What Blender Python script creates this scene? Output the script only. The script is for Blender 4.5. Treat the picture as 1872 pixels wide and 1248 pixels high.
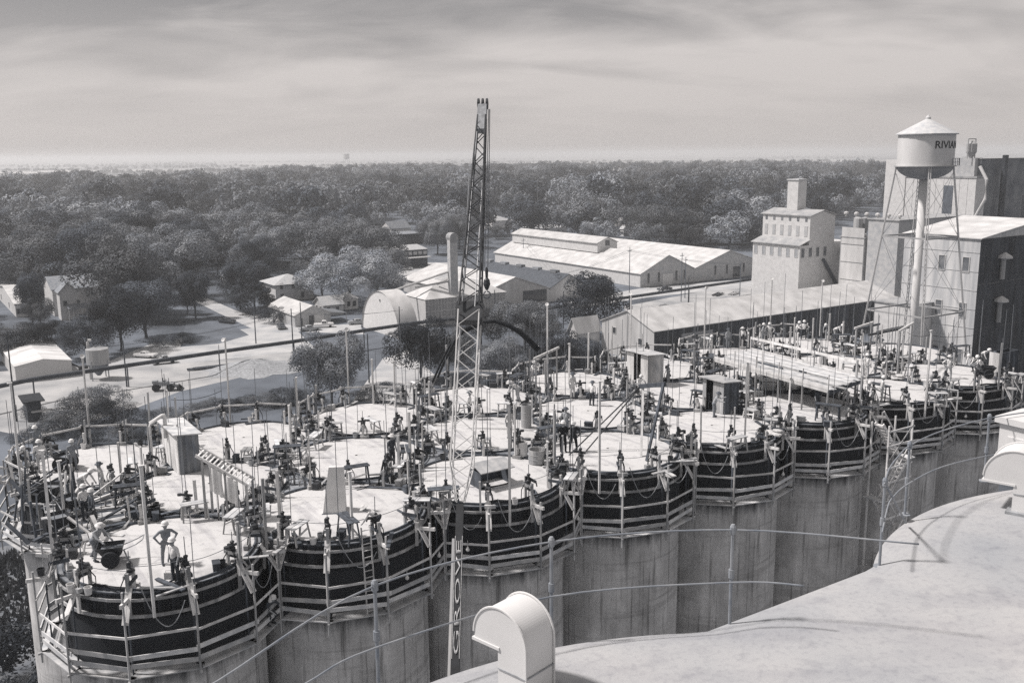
import bpy, bmesh, math, random
import numpy as np
from mathutils import Vector, Matrix
random.seed(7); RNG = np.random.default_rng(11)
for o in list(bpy.data.objects): bpy.data.objects.remove(o)
scene = bpy.context.scene
COL = scene.collection
rad = math.radians
# ------------------------------------------------------------------ camera
F = 1756.0; CX, CY = 936.0, 624.0; EYE = 43.0
PITCH = math.atan(342.2 / F); ROLL = rad(0.55)
fwd = Vector((0, math.cos(PITCH), -math.sin(PITCH))); rgt = Vector((1, 0, 0)); upv = rgt.cross(fwd)
cr = rgt * math.cos(ROLL) - upv * math.sin(ROLL); cu = rgt * math.sin(ROLL) + upv * math.cos(ROLL)
CAM = Vector((0, 0, EYE))
cd = bpy.data.cameras.new('camera'); cam = bpy.data.objects.new('camera', cd); COL.objects.link(cam)
cd.sensor_width = 36; cd.lens = F / 1872 * 36; cd.clip_start = 0.5; cd.clip_end = 60000
cam.matrix_world = Matrix(((cr.x, cu.x, -fwd.x, 0), (cr.y, cu.y, -fwd.y, 0), (cr.z, cu.z, -fwd.z, EYE), (0, 0, 0, 1)))
scene.camera = cam
# ------------------------------------------------------------------ light
SUN_EL, SUN_AZ = rad(53), math.atan2(0.10, -0.99)        # direction towards the sun (from +X, counter-clockwise)
sdir = Vector((math.cos(SUN_EL) * math.cos(SUN_AZ), math.cos(SUN_EL) * math.sin(SUN_AZ), math.sin(SUN_EL)))
sl = bpy.data.lights.new('sun', 'SUN'); sl.energy = 4.0; sl.angle = rad(4.5); sl.color = (1, .94, .905)
so = bpy.data.objects.new('sun', sl); COL.objects.link(so)
so.rotation_euler = (-sdir).to_track_quat('-Z', 'Y').to_euler(); so.location = (-60, -20, 120)
W = bpy.data.worlds.new('World'); scene.world = W; W.use_nodes = True
nt = W.node_tree; N = nt.nodes; L = nt.links; N.clear()
def nd(t, **k):
    n = N.new(t)
    for a, b in k.items(): setattr(n, a, b)
    return n
out = nd('ShaderNodeOutputWorld'); bg = nd('ShaderNodeBackground'); bg.inputs[1].default_value = 0.1
sky = nd('ShaderNodeTexSky', sky_type='NISHITA', sun_disc=False)
sky.sun_elevation = SUN_EL; sky.sun_rotation = math.pi / 2 - SUN_AZ
sky.dust_density = 4.0; sky.air_density = 1.0
hs = nd('ShaderNodeHueSaturation'); hs.inputs['Saturation'].default_value = 0.05; hs.inputs['Value'].default_value = 0.9
L.new(sky.outputs[0], hs.inputs['Color'])
tc = nd('ShaderNodeTexCoord'); sx = nd('ShaderNodeSeparateXYZ'); L.new(tc.outputs['Generated'], sx.inputs[0])
def mth(op, a, b=None, c=None):
    n = nd('ShaderNodeMath', operation=op)
    for i, q in enumerate((a, b, c)):
        if q is None: continue
        if isinstance(q, (int, float)): n.inputs[i].default_value = q
        else: L.new(q, n.inputs[i])
    return n.outputs[0]
zz = mth('ADD', mth('MAXIMUM', sx.outputs[2], 0.0), 0.30)
cb = nd('ShaderNodeCombineXYZ')
L.new(mth('DIVIDE', sx.outputs[0], zz), cb.inputs[0]); L.new(mth('DIVIDE', sx.outputs[1], zz), cb.inputs[1])
def cloud(scale, sc, rot, locv, det, dist):
    mp = nd('ShaderNodeMapping'); mp.inputs['Scale'].default_value = sc; mp.inputs['Rotation'].default_value = (0, 0, rad(rot)); mp.inputs['Location'].default_value = locv
    L.new(cb.outputs[0], mp.inputs[0]); nz = nd('ShaderNodeTexNoise'); nz.inputs['Scale'].default_value = scale; nz.inputs['Detail'].default_value = det; nz.inputs['Roughness'].default_value = .56; nz.inputs['Distortion'].default_value = dist
    L.new(mp.outputs[0], nz.inputs[0]); return nz.outputs[0]
big = cloud(.85, (.8, 1.5, 1), -10, (2.9, 1.4, 0), 4, .4); fine = cloud(2.6, (.75, 1.6, 1), -6, (.3, 4.1, 0), 9, .5)
cr_ = nd('ShaderNodeValToRGB'); e = cr_.color_ramp.elements
e[0].position = .43; e[0].color = (2.3, 2.22, 2.25, 1); e[1].position = .59; e[1].color = (5.9, 5.52, 5.35, 1)
L.new(mth('ADD', mth('MULTIPLY', big, .68), mth('MULTIPLY', fine, .32)), cr_.inputs[0])
low = nd('ShaderNodeMapRange'); low.inputs[1].default_value = 0.0; low.inputs[2].default_value = 0.15; low.inputs[3].default_value = 0.0; low.inputs[4].default_value = 1.0
L.new(sx.outputs[2], low.inputs[0])
hz_ = nd('ShaderNodeRGB'); hz_.outputs[0].default_value = (5.6, 5.22, 5.03, 1)      # pale cloud deck towards the horizon
mx = nd('ShaderNodeMix', data_type='RGBA'); L.new(low.outputs[0], mx.inputs[0]); L.new(hz_.outputs[0], mx.inputs[6]); L.new(cr_.outputs[0], mx.inputs[7])
m2 = nd('ShaderNodeMix', data_type='RGBA'); m2.inputs[0].default_value = .82; L.new(hs.outputs[0], m2.inputs[6]); L.new(mx.outputs[2], m2.inputs[7])
L.new(m2.outputs[2], bg.inputs[0]); L.new(bg.outputs[0], out.inputs[0])
scene.view_settings.view_transform = 'Standard'; scene.view_settings.look = 'None'
scene.view_settings.exposure = 0.3; scene.view_settings.gamma = 1.0
scene.cycles.use_denoising = False; scene.cycles.max_bounces = 6; scene.cycles.diffuse_bounces = 3
scene.cycles.volume_bounces = 1; scene.cycles.use_adaptive_sampling = True; scene.cycles.adaptive_threshold = 0.01
# ------------------------------------------------------------------ frames and pixel helpers (build-time only)
ANG = 0.581
U = Vector((math.cos(ANG), math.sin(ANG), 0)); V = Vector((-math.sin(ANG), math.cos(ANG), 0))
def proj(p):
    d = Vector(p) - CAM; z = d.dot(fwd); return CX + F * d.dot(cr) / z, CY - F * d.dot(cu) / z
def ray(x, y): return fwd + cr * ((x - CX) / F) + cu * ((CY - y) / F)
def unz(x, y, z=0.0):
    d = ray(x, y); return CAM + d * ((z - EYE) / d.z)
def und(x, y, Y):
    d = ray(x, y); return CAM + d * (Y / d.y)
def span(p, d, px):                                  # metres along direction d from p until image column px
    a, b = 0.0, 400.0
    s = 1 if proj(p + d)[0] > proj(p)[0] else -1
    for _ in range(50):
        m = (a + b) / 2
        if (proj(p + d * m)[0] - px) * s < 0: a = m
        else: b = m
    return a
def zcol(p, py):                                     # height above p whose image row is py
    a, b = -5.0, 80.0
    for _ in range(50):
        m = (a + b) / 2
        if proj((p.x, p.y, m))[1] > py: a = m
        else: b = m
    return a
# ------------------------------------------------------------------ materials (grey-toned world)
def tone(v, k=0.0):
    if v < .2: t = (.87, .98, 1.15)
    elif v < .4: t = (.96, 1.0, 1.05)
    else: t = (1.0, 1.0, 1.0)
    return (v * t[0], v * t[1], v * t[2], 1)
MATS = {}
def mat(name, v, var=.15, scale=3.0, rough=.85, stretch=(1, 1, 1), bump=0.0, spec=.2, metal=0.0, detail=5, lohi=(.3, .7), obrand=0.0, v2=None):
    if name in MATS: return MATS[name]
    m = bpy.data.materials.new(name); m.use_nodes = True; t = m.node_tree; n = t.nodes; b = n['Principled BSDF']
    b.inputs['Roughness'].default_value = rough; b.inputs['Specular IOR Level'].default_value = spec; b.inputs['Metallic'].default_value = metal
    co = n.new('ShaderNodeTexCoord'); mpn = n.new('ShaderNodeMapping'); mpn.inputs['Scale'].default_value = stretch
    t.links.new(co.outputs['Object'], mpn.inputs[0])
    no = n.new('ShaderNodeTexNoise'); no.inputs['Scale'].default_value = scale; no.inputs['Detail'].default_value = detail
    t.links.new(mpn.outputs[0], no.inputs[0])
    rp = n.new('ShaderNodeValToRGB'); rp.color_ramp.elements[0].position = lohi[0]; rp.color_ramp.elements[1].position = lohi[1]
    rp.color_ramp.elements[0].color = tone(v * (1 - var)); rp.color_ramp.elements[1].color = tone(v2 if v2 else v * (1 + var))
    t.links.new(no.outputs[0], rp.inputs[0]); c = rp.outputs[0]
    if obrand:
        oi = n.new('ShaderNodeObjectInfo'); mr = n.new('ShaderNodeMapRange'); mr.inputs[3].default_value = 1 - obrand; mr.inputs[4].default_value = 1 + obrand
        t.links.new(oi.outputs['Random'], mr.inputs[0]); vm = n.new('ShaderNodeVectorMath'); vm.operation = 'SCALE'
        t.links.new(c, vm.inputs[0]); t.links.new(mr.outputs[0], vm.inputs['Scale']); c = vm.outputs[0]
    t.links.new(c, b.inputs['Base Color'])
    if bump:
        bp = n.new('ShaderNodeBump'); bp.inputs['Strength'].default_value = bump; bp.inputs['Distance'].default_value = .05
        t.links.new(no.outputs[0], bp.inputs['Height']); t.links.new(bp.outputs[0], b.inputs['Normal'])
    MATS[name] = m; return m
timber = mat('timber', .34, .3, 3, stretch=(1, 1, .3), obrand=.3)
timber_pale = mat('timber_pale', .58, .22, 3, stretch=(1, 1, .3), obrand=.2)
timber_dark = mat('timber_dark', .085, .4, 3, stretch=(1, 1, .4), obrand=.3)
plank_m = mat('plank', .5, .25, 2, obrand=.28)
form_m = mat('form_board', .024, .5, 4, stretch=(1, 1, .3), obrand=.35)
iron = mat('iron', .03, .4, 8, rough=.55, spec=.5)
steel = mat('steel', .3, .3, 6, rough=.5, spec=.5)
rod_m = mat('rod_steel', .17, .25, 6, rough=.6)
white_paint = mat('white_paint', .62, .09, 1.2, rough=.6)
deck_m = mat('deck_board', .50, .2, 1.0, rough=.9, detail=11, lohi=(.25, .48), v2=.54)
deck_edge = mat('deck_edge', .2, .5, 1.5, detail=9)
concrete = mat('pale_concrete', .42, .14, .6, rough=.9, detail=9, bump=.12)
def mottle(m, layers):
    t = m.node_tree; n = t.nodes; b = n['Principled BSDF']
    src = b.inputs['Base Color'].links[0].from_socket; co = n.new('ShaderNodeTexCoord')
    for sc, st, lo, hi, dk_ in layers:
        mp_ = n.new('ShaderNodeMapping'); mp_.inputs['Scale'].default_value = st; mp_.inputs['Rotation'].default_value = (0, 0, -.5); t.links.new(co.outputs['Object'], mp_.inputs[0])
        q = n.new('ShaderNodeTexNoise'); q.inputs['Scale'].default_value = sc; q.inputs['Detail'].default_value = 8; t.links.new(mp_.outputs[0], q.inputs[0])
        r = n.new('ShaderNodeValToRGB'); r.color_ramp.elements[0].position = lo; r.color_ramp.elements[1].position = hi; r.color_ramp.elements[0].color = (dk_, dk_, dk_ * 1.02, 1); t.links.new(q.outputs[0], r.inputs[0])
        x = n.new('ShaderNodeMix'); x.data_type = 'RGBA'; x.blend_type = 'MULTIPLY'; x.inputs[0].default_value = 1; t.links.new(src, x.inputs[6]); t.links.new(r.outputs[0], x.inputs[7]); src = x.outputs[2]
    t.links.new(src, b.inputs['Base Color']); return m
roof_con = mottle(mat('roof_concrete', .38, .12, .45, rough=.95, detail=12, bump=.15, lohi=(.3, .65)), ((3.2, (1, 1, 1), .3, .46, .86), (14, (1, 1, 1), .25, .5, .84), (1.1, (.35, 1.6, 1), .34, .5, .88), (70, (1, 1, 1), .3, .6, .85)))
mottle(deck_m, ((2.6, (1, 1, 1), .3, .4, .72), (9, (.4, 1.5, 1), .3, .42, .84), (.8, (2.4, .25, 1), .34, .44, .82), (30, (1, 1, 1), .3, .5, .88)))
glass = mat('window_glass', .045, .3, 3, rough=.15, spec=.6)
frame_m = mat('window_frame', .5, .1, 3)
black = mat('black_rubber', .022, .3, 6, rough=.8)
tin_pale = mat('pale_tin', .5, .2, .35, rough=.55, stretch=(1, 1, .3), obrand=.08)
tin_grey = mat('grey_tin', .33, .22, .5, rough=.6, stretch=(1, 1, .25))
siding = mat('white_siding', .56, .1, .9, rough=.7)
siding_grey = mat('grey_siding', .4, .15, .8, rough=.75)
shingle = mat('shingle', .2, .25, 1.5, rough=.9, obrand=.25)
shingle_pale = mat('pale_shingle', .44, .14, 1.5, rough=.9, obrand=.15)
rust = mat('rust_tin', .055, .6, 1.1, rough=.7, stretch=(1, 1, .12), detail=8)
brick_dark = mat('dark_brick', .07, .3, 2)
skin = mat('skin', .3, .12, 8, rough=.6)
def leafmat(name, v, rnd):
    if name in MATS: return MATS[name]
    m = mat(name, v, .35, 4.0, rough=.9, obrand=rnd, spec=.02, detail=2)
    t = m.node_tree; b = t.nodes['Principled BSDF']; o = t.nodes['Material Output']
    tr = t.nodes.new('ShaderNodeBsdfTranslucent'); ms = t.nodes.new('ShaderNodeMixShader'); ms.inputs[0].default_value = .12
    src = b.inputs['Base Color'].links[0].from_socket
    t.links.new(src, tr.inputs[0]); t.links.new(b.outputs[0], ms.inputs[1]); t.links.new(tr.outputs[0], ms.inputs[2]); t.links.new(ms.outputs[0], o.inputs[0])
    return m
leaf_dark = leafmat('leaf_dark', .085, .5); leaf_mid = leafmat('leaf_mid', .165, .5); leaf_pale = leafmat('leaf_pale', .29, .35)
bark = mat('bark', .09, .35, 4, stretch=(1, 1, .2))
# fresh-concrete wall: wet and dark just below the moving form, streaked and cured grey below it
def wall_material():
    m = bpy.data.materials.new('slipformed_concrete'); m.use_nodes = True; t = m.node_tree; n = t.nodes; b = n['Principled BSDF']; lk = t.links.new
    b.inputs['Roughness'].default_value = .88; b.inputs['Specular IOR Level'].default_value = .25
    co = n.new('ShaderNodeTexCoord')
    def noise(sc, st, d=6, r=.6):
        q = n.new('ShaderNodeMapping'); q.inputs['Scale'].default_value = st; lk(co.outputs['Object'], q.inputs[0])
        x = n.new('ShaderNodeTexNoise'); x.inputs['Scale'].default_value = sc; x.inputs['Detail'].default_value = d; x.inputs['Roughness'].default_value = r; lk(q.outputs[0], x.inputs[0]); return x.outputs[0]
    def ramp(src, stops):
        r = n.new('ShaderNodeValToRGB'); lk(src, r.inputs[0]); el = r.color_ramp.elements
        for k, (p, v) in enumerate(stops):
            if k > 1: el.new(p)
            el[k].position = p; el[k].color = (v, v, v, 1)
        return r.outputs[0]
    def mul(x, y):
        q = n.new('ShaderNodeMix'); q.data_type = 'RGBA'; q.blend_type = 'MULTIPLY'; q.inputs[0].default_value = 1; lk(x, q.inputs[6]); lk(y, q.inputs[7]); return q.outputs[2]
    a = ramp(noise(1.3, (1, 1, .11), 9), [(.3, .74), (.62, 1.0)])
    s2 = ramp(noise(5, (1, 1, .035), 5), [(.3, .42), (.45, 1.0)])
    c = mul(ramp(noise(.55, (1, 1, .7), 10), [(.32, .58), (.66, 1.0)]), mul(ramp(noise(2.2, (.06, .06, 1.1), 3), [(.36, .8), (.46, 1.0)]), ramp(noise(9, (1, 1, .6), 4), [(.25, .8), (.5, 1.0)])))
    base = mul(mul(a, s2), c)
    sp = n.new('ShaderNodeSeparateXYZ'); lk(co.outputs['Object'], sp.inputs[0])
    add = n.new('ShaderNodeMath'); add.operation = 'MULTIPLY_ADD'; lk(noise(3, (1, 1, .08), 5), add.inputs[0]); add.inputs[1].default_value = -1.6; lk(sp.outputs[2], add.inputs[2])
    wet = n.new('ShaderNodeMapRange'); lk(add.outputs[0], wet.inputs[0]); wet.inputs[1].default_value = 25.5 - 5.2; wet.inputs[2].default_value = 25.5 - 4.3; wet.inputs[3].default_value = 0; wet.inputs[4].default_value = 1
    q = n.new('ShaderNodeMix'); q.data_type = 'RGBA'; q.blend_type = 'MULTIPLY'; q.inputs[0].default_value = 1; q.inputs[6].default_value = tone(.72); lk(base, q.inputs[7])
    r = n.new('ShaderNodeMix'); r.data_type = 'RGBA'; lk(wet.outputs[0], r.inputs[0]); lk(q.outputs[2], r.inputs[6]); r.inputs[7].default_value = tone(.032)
    lk(r.outputs[2], b.inputs['Base Color'])
    bp = n.new('ShaderNodeBump'); bp.inputs['Strength'].default_value = .2; bp.inputs['Distance'].default_value = .03; lk(base, bp.inputs['Height']); lk(bp.outputs[0], b.inputs['Normal'])
    return m
wall_m = wall_material()
# ------------------------------------------------------------------ mesh builder
class MB:
    def __init__(s): s.v = []; s.f = []; s.m = []
    def add(s, vs, fs, mi=0):
        k = len(s.v); s.v += [tuple(q) for q in vs]; s.f += [tuple(i + k for i in f) for f in fs]; s.m += [mi] * len(fs); return s
    BF = [(0, 3, 2, 1), (4, 5, 6, 7), (0, 1, 5, 4), (1, 2, 6, 5), (2, 3, 7, 6), (3, 0, 4, 7)]
    def box(s, c, d, ax=None, mi=0):
        c = Vector(c); X, Y, Z = ax if ax else (Vector((1, 0, 0)), Vector((0, 1, 0)), Vector((0, 0, 1)))
        h = [q / 2 for q in d]
        P = [c + X * (sx_ * h[0]) + Y * (sy_ * h[1]) + Z * (sz_ * h[2]) for sz_ in (-1, 1) for sx_, sy_ in ((-1, -1), (1, -1), (1, 1), (-1, 1))]
        return s.add(P, s.BF, mi)
    def bar(s, p, q, w, h=None, up=(0, 0, 1), mi=0):
        p = Vector(p); q = Vector(q); d = q - p; Ln = d.length; d.normalize(); up = Vector(up)
        x = d.cross(up)
        if x.length < .05: x = d.cross(Vector((1, 0, .3)))
        x.normalize(); z = x.cross(d)
        return s.box((p + q) / 2, (w, Ln, h or w), (x, d, z), mi)
    def tube(s, pts, r, n=6, mi=0, cap=True, r2=None, closed=False):
        pts = [Vector(p) for p in pts]; K = len(pts); rings = []
        for i, p in enumerate(pts):
            a = pts[max(i - 1, 0)] if not closed else pts[i - 1]; b = pts[min(i + 1, K - 1)] if not closed else pts[(i + 1) % K]
            d = (b - a).normalized(); x = d.cross(Vector((0, 0, 1)))
            if x.length < .05: x = d.cross(Vector((1, 0, 0)))
            x.normalize(); y = d.cross(x); rr = r if r2 is None else r + (r2 - r) * i / (K - 1)
            rings.append([p + (x * math.cos(t) + y * math.sin(t)) * rr for t in [2 * math.pi * k / n for k in range(n)]])
        vs = [q for R in rings for q in R]; fs = []
        for i in range(K if closed else K - 1):
            j = (i + 1) % K
            for k in range(n): fs.append((i * n + k, i * n + (k + 1) % n, j * n + (k + 1) % n, j * n + k))
        if cap and not closed: fs += [tuple(range(n - 1, -1, -1)), tuple((K - 1) * n + k for k in range(n))]
        return s.add(vs, fs, mi)
    def lathe(s, prof, n=16, c=(0, 0, 0), mi=0, axis=None, cap=True):
        c = Vector(c); X, Y, Z = axis if axis else (Vector((1, 0, 0)), Vector((0, 1, 0)), Vector((0, 0, 1)))
        vs = [c + (X * math.cos(2 * math.pi * k / n) + Y * math.sin(2 * math.pi * k / n)) * r + Z * z for r, z in prof for k in range(n)]
        fs = [(i * n + k, i * n + (k + 1) % n, (i + 1) * n + (k + 1) % n, (i + 1) * n + k) for i in range(len(prof) - 1) for k in range(n)]
        if cap and prof[0][0] > 1e-4: fs.append(tuple(range(n - 1, -1, -1)))
        if cap and prof[-1][0] > 1e-4: fs.append(tuple((len(prof) - 1) * n + k for k in range(n)))
        return s.add(vs, fs, mi)
    def prism(s, poly, z0, z1, mi=0):
        n = len(poly); vs = [(x, y, z0) for x, y in poly] + [(x, y, z1) for x, y in poly]
        return s.add(vs, [tuple(range(n - 1, -1, -1)), tuple(range(n, 2 * n))] + [(i, (i + 1) % n, n + (i + 1) % n, n + i) for i in range(n)], mi)
    def extr(s, poly, d, mi=0):                       # closed 3-D polygon swept by vector d
        d = Vector(d); n = len(poly); vs = [Vector(p) for p in poly] + [Vector(p) + d for p in poly]
        return s.add(vs, [tuple(range(n - 1, -1, -1)), tuple(range(n, 2 * n))] + [(i, (i + 1) % n, n + (i + 1) % n, n + i) for i in range(n)], mi)
    def mesh(s, name, mats, smooth=False):
        me = bpy.data.meshes.new(name); me.from_pydata(s.v, [], s.f)
        for m in (mats if isinstance(mats, (list, tuple)) else [mats]): me.materials.append(m)
        if any(s.m): me.polygons.foreach_set('material_index', s.m)
        if smooth: me.polygons.foreach_set('use_smooth', [True] * len(s.f))
        me.update(); return me
    def build(s, name, mats, parent=None, loc=None, rz=0, smooth=False):
        return link(name, s.mesh(name, mats, smooth), parent, loc, rz)
def link(name, me, parent=None, loc=None, rz=0):
    o = bpy.data.objects.new(name, me); COL.objects.link(o)
    if loc is not None: o.location = loc
    if rz: o.rotation_euler.z = rz
    o.parent = parent; return o
def tag(o, label, cat, group=None, kind=None):
    o['label'] = label; o['category'] = cat
    if group: o['group'] = group
    if kind: o['kind'] = kind
    return o
def thing(name, label, cat, loc=(0, 0, 0), rz=0, group=None):
    o = bpy.data.objects.new(name, None); COL.objects.link(o); o.location = loc; o.rotation_euler.z = rz; o.empty_display_size = .3
    return tag(o, label, cat, group)
def struct(o): o['kind'] = 'structure'; return o
def kids(o): return KID.get(o.name, [])
def dup(root, loc, rz=0, label=None, cat=None, group=None, parts=None):
    r = root.copy(); COL.objects.link(r); r.location = loc; r.rotation_euler.z = rz
    if label: r['label'] = label
    if group: r['group'] = group
    for ch in (parts if parts is not None else list(root.children)):
        c = ch.copy(); COL.objects.link(c); c.parent = r
        for g in list(ch.children):
            d = g.copy(); COL.objects.link(d); d.parent = c
    return r
_TREE = {}
def tree_of(o):
    if o.name not in _TREE: _TREE[o.name] = [(c, list(c.children)) for c in o.children]
    return _TREE[o.name]
def dup(root, loc, rz=0, label=None, group=None, edit=None):
    r = root.copy(); COL.objects.link(r); r.location = loc; r.rotation_euler.z = rz
    if label: r['label'] = label
    if group: r['group'] = group
    for ch, gs in tree_of(root):
        c = ch.copy(); COL.objects.link(c); c.parent = r
        if edit: edit(c)
        for g in gs:
            d = g.copy(); COL.objects.link(d); d.parent = c
    return r
# ================================================================== ground
def ground_material():
    m = bpy.data.materials.new('ground'); m.use_nodes = True; t = m.node_tree; n = t.nodes; b = n['Principled BSDF']; lk = t.links.new
    b.inputs['Roughness'].default_value = .95; b.inputs['Specular IOR Level'].default_value = .1
    co = n.new('ShaderNodeTexCoord')
    def noise(sc, st=(1, 1, 1), d=6):
        q = n.new('ShaderNodeMapping'); q.inputs['Scale'].default_value = st; q.inputs['Rotation'].default_value = (0, 0, ANG); lk(co.outputs['Object'], q.inputs[0])
        x = n.new('ShaderNodeTexNoise'); x.inputs['Scale'].default_value = sc; x.inputs['Detail'].default_value = d; lk(q.outputs[0], x.inputs[0]); return x.outputs[0]
    def ramp(src, p0, v0, p1, v1, p2=None, v2=None):
        r = n.new('ShaderNodeValToRGB'); lk(src, r.inputs[0]); e = r.color_ramp.elements
        e[0].position = p0; e[0].color = tone(v0); e[1].position = p1; e[1].color = tone(v1)
        if p2: q = e.new(p2); q.color = tone(v2)
        return r.outputs[0]
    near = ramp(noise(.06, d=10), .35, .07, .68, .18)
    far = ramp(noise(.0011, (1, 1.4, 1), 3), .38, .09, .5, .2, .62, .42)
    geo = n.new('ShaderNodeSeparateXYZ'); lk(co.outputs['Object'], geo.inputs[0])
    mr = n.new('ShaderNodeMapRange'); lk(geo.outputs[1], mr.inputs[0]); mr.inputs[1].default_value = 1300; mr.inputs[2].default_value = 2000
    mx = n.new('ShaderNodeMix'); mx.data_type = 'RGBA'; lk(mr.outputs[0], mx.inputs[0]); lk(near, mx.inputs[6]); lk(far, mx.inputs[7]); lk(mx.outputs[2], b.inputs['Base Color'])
    return m
G = 24000
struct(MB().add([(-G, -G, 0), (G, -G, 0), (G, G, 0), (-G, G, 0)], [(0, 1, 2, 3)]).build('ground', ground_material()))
dirt = mat('dirt_yard', .33, .28, .12, rough=.95, detail=10, lohi=(.3, .65))
gravel_rd = mat('gravel_road', .4, .2, .2, rough=.95, detail=10)
grass_m = mat('grass', .12, .35, .15, rough=.95, detail=10)
_lvl = [0.0]
def sheet(name, px, m):
    _lvl[0] += .006; P = [unz(x, y, _lvl[0]) for x, y in px]
    return struct(MB().add(P, [tuple(range(len(P)))]).build(name, m))
sheet('dirt_yard', [(60, 800), (-140, 760), (-140, 690), (140, 668), (250, 662), (420, 634), (540, 618), (570, 640), (520, 668), (430, 692), (330, 715), (250, 745)], dirt)
sheet('dirt_street', [(300, 618), (560, 588), (660, 598), (668, 612), (560, 640), (300, 668), (210, 672), (200, 660)], gravel_rd)
sheet('gravel_street', [(395, 570), (345, 545), (368, 540), (428, 566), (545, 606), (560, 628), (520, 628)], gravel_rd)
sheet('grass_lot', [(340, 590), (400, 578), (455, 612), (400, 628), (330, 634)], grass_m)
sheet('garage_forecourt', [(440, 580), (500, 570), (545, 600), (660, 590), (660, 608), (540, 612)], gravel_rd)
sheet('side_lot', [(545, 606), (690, 612), (760, 640), (700, 690), (640, 700), (590, 650)], grass_m)
sheet('drive', [(700, 655), (745, 640), (800, 690), (760, 760), (640, 740)], gravel_rd)
sheet('rail_yard', [(1140, 560), (1420, 506), (1440, 548), (1150, 590)], dirt)
sheet('mill_street', [(1030, 553), (1170, 527), (1480, 500), (1480, 512), (1180, 544), (1040, 566)], gravel_rd)
sheet('service_road', [(-40, 1010), (60, 985), (95, 1500), (-260, 1500)], mat('asphalt', .17, .25, .3, rough=.95))
sheet('car_park', [(640, 500), (760, 480), (830, 480), (780, 505), (640, 520)], gravel_rd)
# ------------------------------------------------------------------ generic building (local x along U, y along V)
FT = {'-u': (Vector((0, 0, 0)), Vector((0, 1, 0)), Vector((-1, 0, 0))), '-v': (Vector((0, 0, 0)), Vector((1, 0, 0)), Vector((0, -1, 0)))}
def opening(t, face, s, z, w, h, name='window', fm=None, gm=None, x0=0.0, y0=0.0):
    o, d, n = FT[face]; o = o + Vector((x0, y0, 0)); c = o + d * s + Vector((0, 0, z))
    ax = (d, n, Vector((0, 0, 1)))
    b = MB()
    for sx_, sz_, ww, hh in ((-1, 0, .1, h + .2), (1, 0, .1, h + .2)): b.box(c + d * (sx_ * (w / 2 + .05)) + n * .03, (ww, .12, hh), ax)
    for sz_ in (-1, 1): b.box(c + Vector((0, 0, sz_ * (h / 2 + .05))) + n * .032, (w, .12, .1), ax)
    f = b.build(name, fm or frame_m, t)
    MB().box(c + n * .01, (w, .05, h), ax).build('leaf' if name == 'door' else 'pane', gm or glass, f)
    return f
FOOT = []
def building(name, label, cat, p, Lu, Lv, h, roof='gable_v', rise=2.0, wm=None, rm=None, over=.4, wins=(), group=None, rot=0.0, walls2=None):
    t = thing(name, label, cat, (p.x, p.y, 0), ANG + rot, group); wm = wm or siding; rm = rm or shingle; b = MB(); FOOT.append((p.copy(), Lu, Lv))
    b.box((Lu / 2, Lv / 2, h / 2), (Lu, Lv, h))
    if roof == 'gable_v':                            # ridge runs along V, gable shows on the -v face
        for y in (0, Lv): b.add([(0, y, h), (Lu, y, h), (Lu / 2, y, h + rise)], [(0, 1, 2)])
    if roof == 'gable_u':
        for x in (0, Lu): b.add([(x, 0, h), (x, Lv, h), (x, Lv / 2, h + rise)], [(0, 1, 2)])
    b.build('wall', wm, t); r = MB(); e = over; th = .16
    def slab(P): r.extr(P, (0, 0, th))
    if roof == 'gable_v':
        k = rise / (Lu / 2)
        slab([(-e, -e, h - k * e), (Lu / 2, -e, h + rise), (Lu / 2, Lv + e, h + rise), (-e, Lv + e, h - k * e)]); slab([(Lu / 2, -e, h + rise), (Lu + e, -e, h - k * e), (Lu + e, Lv + e, h - k * e), (Lu / 2, Lv + e, h + rise)])
    elif roof == 'gable_u':
        k = rise / (Lv / 2)
        slab([(-e, -e, h - k * e), (Lu + e, -e, h - k * e), (Lu + e, Lv / 2, h + rise), (-e, Lv / 2, h + rise)]); slab([(-e, Lv / 2, h + rise), (Lu + e, Lv / 2, h + rise), (Lu + e, Lv + e, h - k * e), (-e, Lv + e, h - k * e)])
    elif roof == 'hip':
        m_ = min(Lu, Lv) / 2; A = [(-e, -e, h), (Lu + e, -e, h), (Lu + e, Lv + e, h), (-e, Lv + e, h)]
        R = [(m_, Lv / 2, h + rise), (Lu - m_, Lv / 2, h + rise)] if Lu >= Lv else [(Lu / 2, m_, h + rise), (Lu / 2, Lv - m_, h + rise)]
        if Lu >= Lv: fs = [(0, 1, 5, 4), (1, 2, 5), (2, 3, 4, 5), (3, 0, 4)]
        else: fs = [(0, 1, 4), (1, 2, 5, 4), (2, 3, 5), (3, 0, 4, 5)]
        r.add(A + R, fs + [(3, 2, 1, 0)])
    else: r.box((Lu / 2, Lv / 2, h + .1), (Lu + 2 * e, Lv + 2 * e, .2))
    r.build('roof', rm, t)
    for w in wins: opening(t, *w)
    return t
def ground_building(name, label, cat, corner, left_px, right_px, eave_py, **kw):
    p = unz(*corner); return building(name, label, cat, p, span(p, U, right_px), span(p, V, left_px), max(2.2, zcol(p, eave_py)), **kw)
# ------------------------------------------------------------------ works buildings on the right
dimg = mat('dim_glass', .16, .5, .4, rough=.3)
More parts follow.
